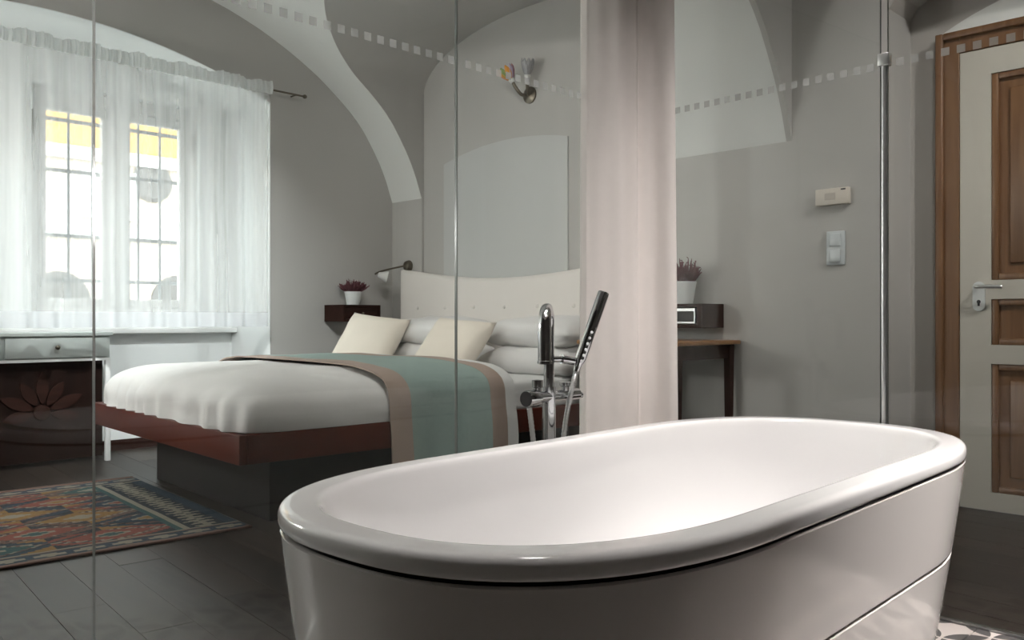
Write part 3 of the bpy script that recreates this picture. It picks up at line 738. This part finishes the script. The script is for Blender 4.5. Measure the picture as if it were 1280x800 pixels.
for q in ((y0+0.05, y0+0.056, z0+0.026, z1-0.026), (y1-0.056, y1-0.05, z0+0.026, z1-0.026), (y0+0.056, y1-0.056, z0+0.026, z0+0.033), (y0+0.056, y1-0.056, z1-0.04, z1-0.026)): bm_box(bm, x0+0.006, x0+0.03, *q)
bmobj('steel_frame', bm, 'steel', d)
tb = thing('side_table', 'small dark-legged side table with an amber wooden top', 'table', (3.89, 2.78, 0))
tx0, tx1, ty0, ty1 = 3.60, 4.17, 2.435, 3.10
box('tabletop', tx0, tx1+0.02, ty0, ty1, 0.765, 0.787, 'tabletop', tb, 0.004)
box('apron', tx0+0.04, tx1-0.03, ty0+0.035, ty1-0.035, 0.69, 0.764, 'darkwood', tb)
for x in (tx0+0.025, tx1-0.055):
    for y in (ty0+0.02, ty1-0.065):
        bm = bmesh.new(); bm_box(bm, x, x+0.042, y, y+0.042, 0.0, 0.764, 0.002, 1)
        for vv in bm.verts:
            if vv.co.z < 0.3: vv.co.x += (x+0.021-vv.co.x)*0.35; vv.co.y += (y+0.021-vv.co.y)*0.35
        bmobj('leg', bm, 'darkwood', tb)
def heather(loc, r, h, fr, fh, label, seed):
    rnd = random.Random(seed)
    p = thing('potted_heather', label, 'plant', loc, group='potted heathers')
    x, y, z = loc; Tm = Matrix.Translation(loc)
    prof = [(0.0001, 0), (r*0.72, 0)]
    for k in range(9):
        t = k/8; rr = r*(0.72+0.24*t); prof += [(rr, h*(0.02+t*0.86)), (rr+0.0012, h*(0.02+t*0.86)+h*0.05)]
    prof += [(r, h*0.93), (r, h), (r*0.93, h), (r*0.92, h*0.9), (0.0001, h*0.9)]
    lathe('pot', prof, 'pot', p, 28, Tm, sharp=1.2)
    lathe('soil', [(0.0001, h*0.9+0.0005), (r*0.9, h*0.9+0.0005), (r*0.85, h*0.95), (0.0001, h*0.97)], 'soil', p, 20, Tm)
    v, f = [], []
    for k in range(85):
        a = rnd.uniform(0, 2*PI); q = math.sqrt(rnd.random())
        b = Vector((x+math.cos(a)*r*0.8*q, y+math.sin(a)*r*0.8*q, z+h*0.92))
        tip = Vector((x+math.cos(a)*fr*q*rnd.uniform(0.8, 1.1), y+math.sin(a)*fr*q*rnd.uniform(0.8, 1.1), z+h+fh*(1.05-0.45*q*q)*rnd.uniform(0.55, 1.1)))
        mid = b.lerp(tip, 0.5)+Vector((rnd.uniform(-1, 1), rnd.uniform(-1, 1), 0))*0.006
        vv, ff = tube_vf([b, mid, mid.lerp(tip, 0.6), tip], [0.0012, 0.0034, 0.0042, 0.0012], 5)
        f += [tuple(len(v)+i for i in t) for t in ff]; v += vv
        for c in range(7):
            t = rnd.uniform(0.35, 1); c0 = b.lerp(tip, t); dr = Vector((rnd.uniform(-1, 1), rnd.uniform(-1, 1), rnd.uniform(0, 1))).normalized()
            vv, ff = tube_vf([c0, c0+dr*0.008, c0+dr*0.013], [0.001, 0.0028, 0.0006], 4)
            f += [tuple(len(v)+i for i in t_) for t_ in ff]; v += vv
    mesh('heather_sprigs', v, f, 'heather', p)
heather((3.735, 5.42, 1.0065), 0.065, 0.10, 0.12, 0.085, 'small purple-red heather in white pot on the shelf by the window wall', 3)
heather((4.09, 2.735, 0.9845), 0.072, 0.125, 0.115, 0.125, 'purple-red heather in white pot on the shelf right of the drape', 5)

# ------------------------------------------------------------------ lamps on the headboard wall
sn = thing('wall_sconce', 'two-armed wall sconce with one colourful petal shade and one grey glass shade', 'wall lamp', (XH+0.02, 4.055, 2.43))
wx = XH+0.02
lathe('wall_plate', [(0.0001, 0), (0.058, 0), (0.056, 0.012), (0.03, 0.024), (0.0001, 0.028)], 'bronze', sn, 24, aim((wx, 4.045, 2.415), (-1, 0, 0)))
def petal_shade(c, d, r, ln, mats, name, n=9):
    Tm = aim(c, d)
    sh = lathe(name, [(0.0001, 0), (0.016, 0.0), (0.022, 0.02), (0.020, 0.045), (0.0001, 0.05)], 'frostglass', sn, 14, Tm)
    for k in range(n):
        a = 2*PI*k/n; v = []
        for i in range(6):
            t = i/5; rad = 0.016+(r-0.016)*math.sin(t*1.9)**0.9; w = 0.022*math.sin(PI*min(0.98, t*0.9+0.06))
            for s in (-1, 0, 1):
                aa = a+s*w/max(rad, 0.02); v.append(Tm @ Vector((rad*math.cos(aa), rad*math.sin(aa), 0.02+ln*t)))
        f = [(i*3+j, i*3+j+1, i*3+j+4, i*3+j+3) for i in range(5) for j in range(2)]
        o = mesh('petal', v, f, mats[k % len(mats)], sh, smooth=True)
        so = o.modifiers.new('thick', 'SOLIDIFY'); so.thickness = 0.003
pc, pd = Vector((wx-0.11, 4.10, 2.49)), Vector((-0.35, 0.33, 0.85))
gc, gd = Vector((wx-0.075, 4.00, 2.50)), Vector((-0.2, -0.22, 0.95))
tube('arm', spline([(wx-0.02, 4.05, 2.415), (wx-0.07, 4.06, 2.41), (wx-0.10, 4.08, 2.45), tuple(pc)], 6), 0.012, 'bronze', sn, 10)
tube('arm', spline([(wx-0.02, 4.04, 2.415), (wx-0.05, 4.02, 2.42), (wx-0.07, 4.005, 2.46), tuple(gc)], 6), 0.012, 'bronze', sn, 10)
petal_shade(pc, pd, 0.058, 0.095, ['orange', 'lilac', 'pinkg', 'orange', 'greenp'], 'petal_shade', 10)
petal_shade(gc, gd, 0.045, 0.115, ['greyglass'], 'grey_shade', 9)
rl = thing('reading_lamp', 'small wall reading lamp with white shade on a dark arm by the headboard', 'wall lamp', (XH-0.05, 5.33, 1.28))
lathe('base', [(0.0001, 0), (0.045, 0), (0.045, 0.01), (0.034, 0.035), (0.0001, 0.05)], 'bronze', rl, 18, aim((XH, 5.335, 1.315), (-1, 0, 0)))
tube('arm', spline([(XH-0.04, 5.335, 1.315), (XH-0.10, 5.37, 1.30), (XH-0.22, 5.40, 1.268), (XH-0.27, 5.41, 1.245)], 6), 0.007, 'bronze', rl, 8)
lathe('shade', [(0.012, 0.0), (0.020, 0.004), (0.046, 0.075), (0.043, 0.075), (0.016, 0.012), (0.012, 0.0)], 'frostglass', rl, 18, aim((XH-0.255, 5.395, 1.240), (0.80, -0.55, -0.22)))

# ------------------------------------------------------------------ controls on the wall
th = thing('wall_thermostat', 'cream rectangular thermostat above the light switch', 'thermostat', (XH, 1.918, 1.51))
box('housing', XH-0.028, XH, 1.832, 2.005, 1.47, 1.553, 'plastic', th, 0.004)
box('display', XH-0.0295, XH-0.028, 1.90, 1.955, 1.495, 1.53, mat('thermostat_display', (0.50, 0.44, 0.385), 0.3), th); box('status_light', XH-0.0295, XH-0.028, 1.848, 1.872, 1.540, 1.547, 'black', th)
sw = thing('light_switch', 'pale double rocker light switch below the thermostat', 'switch', (XH, 1.907, 1.255))
box('plate', XH-0.012, XH, 1.86, 1.955, 1.17, 1.34, 'switchp', sw, 0.004)
for z in (1.18, 1.258): box('rocker', XH-0.020, XH-0.012, 1.878, 1.937, z+0.004, z+0.07, 'switchp', sw, 0.005)

# ------------------------------------------------------------------ door
dr = thing('door_1', 'cream door with brown wooden panels in a wooden casing', 'door', (4.45, 0.95, 0), kind='structure')
X0 = 4.425
def frame_parts(y0, y1, zt):
    # casing as moulded steps, left / right / head
    for nm, a, b, z0, z1 in (('casing', y1-0.10, y1, 0, zt), ('casing', y0, y0+0.10, 0, zt), ('casing', y0+0.1005, y1-0.1005, zt-0.10, zt)):
        bm = bmesh.new()
        bm_box(bm, X0+0.005, 4.474, a, b, z0, z1, 0.003, 1)
        bmobj(nm, bm, 'doorwood', dr, smooth=True, sharp=0.6)
    for nm, a, b, z0, z1 in (('moulding', y1-0.032, y1+0.004, 0, zt+0.004), ('moulding', y0-0.004, y0+0.032, 0, zt+0.004), ('moulding', y0+0.032, y1-0.032, zt-0.03, zt+0.004)):
        box(nm, X0-0.014, X0+0.005, a, b, z0, z1, 'doorwood', dr, 0.006)
frame_parts(0.41, 1.509, 2.272)
lf_y0, lf_y1 = 0.512, 1.407
PAN = [(1.083, 2.049), (0.78, 0.994), (0.09, 0.691)]; py0, py1 = 0.645, 1.272
lf = thing('leaf_tmp', '', '', (0, 0, 0)); bpy.data.objects.remove(lf)
bm = bmesh.new(); XL1 = 4.437
bm_box(bm, XL1, 4.474, py1, lf_y1, 0.006, 2.170); bm_box(bm, XL1, 4.474, lf_y0, py0, 0.006, 2.170)
zs = [0.006, 0.09, 0.691, 0.78, 0.994, 1.083, 2.049, 2.170]
for k in range(0, 8, 2): bm_box(bm, XL1, 4.474, py0, py1, zs[k], zs[k+1])
leaf = bmobj('leaf', bm, 'doorpaint', dr)
for z0, z1 in PAN:
    p = box('panel', 4.458, 4.473, py0+0.002, py1-0.002, z0+0.002, z1-0.002, 'doorwood', leaf)
    bm = bmesh.new()
    for q in ((py0, py0+0.03, z0, z1), (py1-0.03, py1, z0, z1), (py0+0.03, py1-0.03, z0, z0+0.03), (py0+0.03, py1-0.03, z1-0.03, z1)): bm_box(bm, 4.442, 4.460, *q, 0.006, 2)
    bmobj('bead', bm, 'doorwood', leaf, smooth=True, sharp=0.7)
    if z1-z0 > 0.3: box('raised_field', 4.448, 4.459, py0+0.075, py1-0.075, z0+0.075, z1-0.075, 'doorwood', leaf, 0.006)
poly = []
pr = 0.027
for i in range(13): a = PI*i/12; poly.append((1.323+pr*math.cos(a), 1.05+pr*math.sin(a)))
for i in range(13): a = PI+PI*i/12; poly.append((1.323+pr*math.cos(a), 0.965+pr*math.sin(a)))
pl = prism('lock_plate', poly, 'x', 4.431, 4.437, mat('satin_nickel_plate', (0.75, 0.77, 0.77), 0.45, 0.35), leaf)
lathe('keyhole', [(0.0001, 0), (0.009, 0), (0.009, 0.001), (0.0001, 0.001)], 'black', leaf, 14, aim((4.431, 1.323, 0.982), (-1, 0, 0)))
box('key_slot', 4.430, 4.431, 1.318, 1.328, 0.962, 0.982, 'black', leaf)
tube('handle', spline([(4.431, 1.325, 1.052), (4.395, 1.325, 1.052), (4.382, 1.318, 1.052), (4.380, 1.29, 1.052), (4.384, 1.23, 1.050), (4.388, 1.212, 1.049)], 6), 0.009, 'steel', leaf, 10)

# ------------------------------------------------------------------ bathtub
TC = (1.7095, 1.1341); TR = 0.0348
def ring(d, z, n=140, ex=2.48, l=0.4032, a=0.5856, b=0.442, dl=0.0):
    out = []; c, s = math.cos(TR), math.sin(TR)
    for k in range(n):
        t = 2*PI*k/n; ct, st = math.cos(t), math.sin(t)
        sx = math.copysign(1, ct) if abs(ct) > 1e-6 else 0.0
        x = sx*(l-dl)+math.copysign(abs(ct)**(2/ex), ct)*(a-d) if sx else 0.0
        y = math.copysign(abs(st)**(2/ex), st)*(b-d)
        out.append(Vector((TC[0]+x*c-y*s, TC[1]+x*s+y*c, z)))
    return out
def resample(r, n=160):
    # even spacing round the loop so the long sides get vertices too
    L_ = [0]
    for i in range(len(r)): L_.append(L_[-1]+(r[(i+1) % len(r)]-r[i]).length)
    out = []; j = 0
    for k in range(n):
        s = L_[-1]*k/n
        while L_[j+1] < s: j += 1
        t = (s-L_[j])/max(1e-9, L_[j+1]-L_[j]); out.append(r[j].lerp(r[(j+1) % len(r)], t))
    return out
def loft(name, rings, m, parent, n=160, cap_end=False):
    v, f = [], []
    for d, z, *o in rings: v += resample(ring(d, z, 400, dl=o[0] if o else 0.0), n)
    for i in range(len(rings)-1):
        for k in range(n): a, b = i*n+k, i*n+(k+1) % n; f.append((a, b, b+n, a+n))
    if cap_end: f.append(tuple((len(rings)-1)*n+k for k in range(n)))
    return mesh(name, v, f, m, parent, smooth=True, sharp=1.1)
tub = thing('bathtub', 'large white oval freestanding bathtub with a panelled skirt', 'bathtub', (TC[0], TC[1], 0))
loft('basin', [(0.030, 0.546), (0.006, 0.545), (0.002, 0.547), (0.0005, 0.551), (0.0, 0.556), (0.0, 0.565), (0.001, 0.570), (0.003, 0.574), (0.006, 0.577), (0.010, 0.579), (0.015, 0.580), (0.020, 0.5803), (0.054, 0.5803), (0.060, 0.580), (0.065, 0.578), (0.069, 0.574), (0.072, 0.568), (0.075, 0.558), (0.080, 0.54), (0.088, 0.51), (0.11, 0.40), (0.135, 0.27), (0.165, 0.19), (0.21, 0.15), (0.27, 0.135), (0.36, 0.13, 0.1), (0.41, 0.129, 0.2)], 'acrylic', tub, cap_end=True)
loft('inner_support', [(0.022, 0.546), (0.035, 0.50), (0.095, 0.02)], 'shadowgap', tub)
def tap(z): return 0.004+0.077*(1-z/0.537)**1.15
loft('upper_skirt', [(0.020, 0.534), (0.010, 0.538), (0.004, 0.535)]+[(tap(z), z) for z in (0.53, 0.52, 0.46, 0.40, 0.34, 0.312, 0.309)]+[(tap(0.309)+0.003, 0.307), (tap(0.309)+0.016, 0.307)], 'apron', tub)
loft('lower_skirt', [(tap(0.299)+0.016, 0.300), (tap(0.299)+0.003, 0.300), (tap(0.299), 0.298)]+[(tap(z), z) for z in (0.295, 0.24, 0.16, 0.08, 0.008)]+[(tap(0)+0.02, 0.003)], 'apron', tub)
lathe('drain', [(0.0001, 0), (0.034, 0), (0.032, 0.004), (0.0001, 0.006)], 'chrome', tub, 20, Matrix.Translation((1.72, 1.134, 0.1295)))

# ------------------------------------------------------------------ freestanding bath tap
fx, fy = 1.985, 1.822
tp = thing('bath_mixer_tap', 'chrome freestanding bath tap with arched spout behind the tub', 'tap', (fx, fy, 0))
lathe('foot', [(0.0001, 0), (0.055, 0), (0.055, 0.008), (0.026, 0.02), (0.024, 0.03)], 'chrome', tp, 24, Matrix.Translation((fx, fy, 0)))
tube('column', [(fx, fy, 0.02), (fx, fy, 0.69)], 0.021, 'chrome', tp, 24)
sp = Vector((1.893, 1.755, 0)); r_ = 0.0195
mid = [(fx, fy, 0.69), (fx, fy, 0.76), (fx, fy, 0.86)]
dx, dy = sp.x-fx, sp.y-fy
for i in range(1, 12):
    a = PI*i/12; mid.append((fx+dx*(0.5-0.5*math.cos(a)), fy+dy*(0.5-0.5*math.cos(a)), 0.88+0.05*math.sin(a)))
mid += [(sp.x, sp.y, 0.86), (sp.x, sp.y, 0.80), (sp.x, sp.y, 0.768)]
tube('spout', mid, [0.0165]*3+[0.0175]*5+[0.019]*6+[0.0205]*3, 'chrome', tp, 24)
lathe('outlet_ring', [(0.0205, 0), (0.0225, 0.001), (0.0225, 0.008), (0.0205, 0.010)], 'chrome', tp, 24, Matrix.Translation((sp.x, sp.y, 0.7665)))
lathe('aerator', [(0.0001, 0), (0.016, 0), (0.016, 0.003), (0.0001, 0.003)], 'plinth', tp, 18, Matrix.Translation((sp.x, sp.y, 0.7655)))
tube('mixer_body', [(1.925, 1.820, 0.660), (2.115, 1.817, 0.660)], 0.0175, 'chrome', tp, 20)
lathe('lever_knob', [(0.0001, 0), (0.024, 0), (0.026, 0.004), (0.026, 0.05), (0.018, 0.056), (0.0001, 0.056)], 'chrome', tp, 24, aim((1.872, 1.812, 0.659), (1, 0.06, 0)))
lathe('knob_cap', [(0.0001, 0), (0.023, 0), (0.023, 0.002), (0.0001, 0.002)], 'plinth', tp, 24, aim((1.8705, 1.812, 0.659), (1, 0.06, 0)))
lathe('diverter', [(0.0001, 0), (0.013, 0), (0.013, 0.018), (0.017, 0.02), (0.017, 0.042), (0.0001, 0.044)], 'chrome', tp, 18, Matrix.Translation((1.925, 1.815, 0.672)))
lathe('flow_knob', [(0.0001, 0), (0.012, 0), (0.012, 0.012), (0.019, 0.016), (0.019, 0.026), (0.0001, 0.028)], 'chrome', tp, 18, Matrix.Translation((2.055, 1.815, 0.674)))
lathe('end_stub', [(0.0001, 0), (0.010, 0), (0.010, 0.018), (0.0001, 0.02)], 'chrome', tp, 14, aim((2.113, 1.817, 0.655), (1, -0.2, 0)))
tube('holder_arm', [(fx, fy, 0.775), (2.035, 1.80, 0.775)], 0.010, 'chrome', tp, 14)
tube('holder_clip', [(2.022, 1.803, 0.775), (2.045, 1.795, 0.772), (2.062, 1.785, 0.768)], [0.016, 0.014, 0.013], 'chrome', tp, 14)
hs = thing('hand_shower', 'slim chrome hand shower leaning in the tap holder', 'hand shower', (2.062, 1.780, 0.735))
A, B = Vector((2.060, 1.776, 0.735)), Vector((2.160, 1.745, 0.985))
def on(t): return A.lerp(B, t)
tube('handle', [on(0), on(0.04), on(0.10), on(0.16), on(0.60), on(0.985), on(1.0)], [0.0085, 0.010, 0.012, 0.0175, 0.0185, 0.0185, 0.0175], 'chrome', hs, 24)
ax = (B-A).normalized(); tocam = Vector((-0.72, -0.69, 0)); tocam = (tocam-ax*tocam.dot(ax)).normalized(); sd = ax.cross(tocam)
for k in range(11):
    c = on(0.13+0.036*k)+(tocam*0.92+sd*0.25)*0.0178
    lathe('nozzle', [(0.0001, 0), (0.0052, 0), (0.0046, 0.0022), (0.0001, 0.003)], 'black' if k % 2 else 'pot', hs, 8, aim(c, tocam))
tube('dark_inlay', [on(0.56)+(tocam*0.75+sd*0.6)*0.0165, on(0.97)+(tocam*0.75+sd*0.6)*0.0165], 0.005, 'plinth', hs, 8)
hp = spline([(2.060, 1.776, 0.734), (2.052, 1.780, 0.70), (2.040, 1.790, 0.63), (2.030, 1.80, 0.54), (2.015, 1.80, 0.40), (1.98, 1.78, 0.27), (1.93, 1.78, 0.27), (1.912, 1.80, 0.40), (1.902, 1.812, 0.54), (1.890, 1.816, 0.634)], 26)
rad = [0.0078+(0.0012 if i % 3 == 0 else 0) for i in range(len(hp))]
tube('hose', hp, rad, 'steel', hs, 10)

# ------------------------------------------------------------------ heavy drape in the glass corner
dp = thing('heavy_drape', 'floor-length cream cloth drape hanging in the corner of the glass screen', 'curtain', (2.47, 1.86, 0.01))
v, f = [], []
zsd = lin(0.012, 3.26, 60); nt_ = 120
right = Vector((2**-.5, -2**-.5, 0)); fwd = Vector((2**-.5, 2**-.5, 0))
ctr = Vector((2.455, 1.875, 0))
for z in zsd:
    k = z/3.26; wl = -0.158-0.010*(1-k); wr = 0.150+0.030*(1-k)*(1 if z > 0 else 0)
    for i in range(nt_+1):
        t = i/nt_; s = wl+(wr-wl)*t
        d = 0.020*math.sin(t*PI*3.2+0.9)+0.005*math.sin(t*PI*8+0.6*k)+0.010*noise.noise(Vector((t*3, z*0.6, 2)))
        d += 0.05*max(0, 0.06-t)/0.06
        if t > 0.60: d += 0.030*min(1, (t-0.60)/0.02)-0.03*min(1, (t-0.62)/0.38 if t > 0.62 else 0)
        v.append(ctr+right*s+fwd*d+Vector((0, 0, z)))
n = nt_+1
for j in range(len(zsd)-1):
    for i in range(nt_): a = j*n+i; f.append((a, a+1, a+n+1, a+n))
o = mesh('cloth', v, f, 'drape', dp, smooth=True); so = o.modifiers.new('thick', 'SOLIDIFY'); so.thickness = 0.004
rl2 = tube('curtain_rail', [(2.20, 2.0, 3.30), (2.46, 1.87, 3.30), (2.68, 1.60, 3.30)], 0.012, 'steel'); tag(rl2, 'steel curtain rail under the ceiling above the drape', 'curtain rail')
for p in ((2.20, 2.0), (2.68, 1.60)): tube('rail_bracket', [(p[0], p[1], 3.30), (p[0], p[1], ZC)], 0.006, 'steel', rl2, 8)

# ------------------------------------------------------------------ glass screens with squares
YG = 2.03; ZG = 2.35; ZSQ = 1.703
gscr = thing('glass_screen', 'frameless clear glass screen with a row of frosted squares around the bath', 'glass screen', (1.2, YG, 0.006))
def pane_obj(name, a, b, parent=None, z1=ZG):
    A, B = Vector((*a, 0)), Vector((*b, 0)); d = (B-A).normalized(); nrm = Vector((-d.y, d.x, 0)); t = 0.005
    v = []
    for z in (0.006, z1):
        for p in (A-nrm*t, B-nrm*t, B+nrm*t, A+nrm*t): v.append(p+Vector((0, 0, z)))
    f = [(3, 2, 1, 0), (4, 5, 6, 7), (0, 1, 5, 4), (1, 2, 6, 5), (2, 3, 7, 6), (3, 0, 4, 7)]
    g = mesh(name, v, f, ['glass', 'glassedge'], parent, idx=[1, 1, 0, 1, 0, 1])
    ln = (B-A).length; n = int(ln/0.0446); st = (ln-(n-1)*0.0446)/2
    cam_side = -1 if nrm.dot(Vector((-1, -1, 0))) < 0 else 1
    base = None
    for k in range(n):
        c = A+d*(st+k*0.0446)+nrm*(t+0.0006)*cam_side+Vector((0, 0, ZSQ))
        if base is None:
            vv = []
            for q in (-1, 1):
                for (u, w) in ((-1, -1), (1, -1), (1, 1), (-1, 1)): vv.append(d*u*0.0118+nrm*q*0.0004+Vector((0, 0, w*0.0118)))
            sq = mesh('frosted_square', vv, [(3, 2, 1, 0), (4, 5, 6, 7), (0, 1, 5, 4), (1, 2, 6, 5), (2, 3, 7, 6), (3, 0, 4, 7)], 'frost', g); base = sq.data
        else:
            sq = bpy.data.objects.new('frosted_square', base); COL.objects.link(sq); sq.parent = g; sq.matrix_parent_inverse = WM[g.name].inverted()
        sq.location = c
    return g
gp = 0.0015
for a_, b_ in (((XL+0.005, YG), (-0.371-gp, YG)), ((-0.371+gp, YG), (0.706-gp, YG)), ((0.706+gp, YG), (1.783-gp, YG)), ((1.783+gp, YG), (2.81, YG)), ((2.812, YG-0.012), (2.767, 1.112))):
    pane_obj('pane', a_, b_, gscr)
gdr = thing('glass_door', 'clear glass door with frosted squares in front of the wooden door', 'glass door', (2.75, 0.67, 0.006))
pane_obj('pane', (2.765, 1.088), (2.735, 0.25), gdr)
gpst = thing('glass_post', 'slim chrome upright between glass pane and glass door', 'post', (2.766, 1.1, 0))
tube('upright', [(2.766, 1.10, 0.004), (2.766, 1.10, 1.735)], 0.0095, 'steel', gpst, 14)
box('clamp', 2.752, 2.780, 1.082, 1.118, 1.70, 1.74, 'steel', gpst, 0.003)
tag(box('trim_2', XL, 2.82, YG-0.012, YG+0.018, -0.05, 0.0058, 'steel'), 'slim steel channel under the long glass screen', 'channel', kind='structure')

# ------------------------------------------------------------------ ceiling downlights: the pair over the tub, then added fill spots
def downlight(x, y, power, label, size=0.09, spread=1.9, col=(1.0, 0.95, 0.91), z=ZC, aim_at=None):
    t = thing('ceiling_spotlight', label, 'ceiling light', (x, y, z-0.03), group='ceiling spotlights')
    d = Vector(aim_at)-Vector((x, y, z-0.05)) if aim_at else Vector((0, 0, -1)); d.normalize()
    Tm = aim((x, y, z-0.05), d)
    lathe('canopy', [(0.0001, 0), (0.05, 0.0), (0.05, 0.045), (0.0001, 0.05)], 'steel', t, 20, Matrix.Translation((x, y, z-0.05)))
    lathe('ring', [(0.0001, 0.0), (0.065, 0.0), (0.065, 0.04), (0.052, 0.04), (0.050, 0.025), (0.0001, 0.025)], 'steel', t, 24, Tm)
    lathe('lens', [(0.0001, 0.0255), (0.049, 0.0255), (0.049, 0.030), (0.0001, 0.031)], 'lampglow', t, 20, Tm)
    l = area('spot_beam', Vector((x, y, z-0.05))+d*0.045, size, power, col, spread=spread); l.rotation_euler = d.to_track_quat('-Z', 'Y').to_euler()
    l.parent = t; l.matrix_parent_inverse = WM[t.name].inverted()
downlight(2.15, 1.20, 5.8, 'ceiling spotlight over the tap end of the tub', spread=0.9)
downlight(1.45, 1.20, 4.2, 'ceiling spotlight over the middle of the tub', spread=0.9)
downlight(2.70, -0.75, 9.3, 'tilted ceiling spotlight in front of the tub, near the glass door', spread=0.56, aim_at=(2.12, 0.62, 0.0))  # added, no lamp known here: throws light on the skirt's right half
downlight(1.30, 0.10, 2.3, 'tilted ceiling spotlight in front of the tub, facing the drape', spread=0.66, aim_at=(2.50, 1.87, 0.75))  # made-up beam, put in to lift the drape's brightness
downlight(3.30, -0.60, 6.0, 'tilted ceiling spotlight in the passage, facing the wooden door', spread=1.2, aim_at=(4.35, 1.5, 1.2))  # added fill for the jamb; also throws the thermostat's shadow leftward
downlight(2.98, 0.75, 2.0, 'unseen spotlight added in the passage to light the door from the front', spread=1.3, aim_at=(4.4, 1.2, 1.0))  # second passage fill, added to even out the recessed door wall
downlight(1.75, 2.40, 9, 'unseen tilted spotlight added on the vault to light the bed', spread=1.7, z=3.165, aim_at=(3.7, 4.2, 0.9))  # unseen fill added for the cushions, headboard and near side of the bed
downlight(1.15, 3.10, 11.5, 'unseen tilted spotlight added on the vault to light the window niche', spread=0.9, col=(0.96, 0.99, 1.0), z=3.14, aim_at=(2.45, 6.1, 0.45))  # fill invented to brighten the wall under the sill and the voile
# unseen floor lamp, added at the left to brighten the bedroom
fl = thing('added_floor_lamp', 'slim floor lamp with glowing white globe left of the window', 'lamp', (-0.30, 4.80, 0))
lathe('base', [(0.0001, 0.001), (0.13, 0.001), (0.13, 0.015), (0.02, 0.03), (0.0001, 0.03)], 'bronze', fl, 24, Matrix.Translation((-0.30, 4.80, 0)))
tube('pole', [(-0.30, 4.80, 0.02), (-0.30, 4.80, 1.40)], 0.012, 'bronze', fl, 12)
lathe('globe', [(0.0001, 0)]+[(0.12*math.sin(PI*i/16), 0.12-0.12*math.cos(PI*i/16)) for i in range(1, 16)]+[(0.0001, 0.24)], emit_mat('globe_glow', (1.0, 0.975, 0.95), 140.0), fl, 24, Matrix.Translation((-0.30, 4.80, 1.40)))
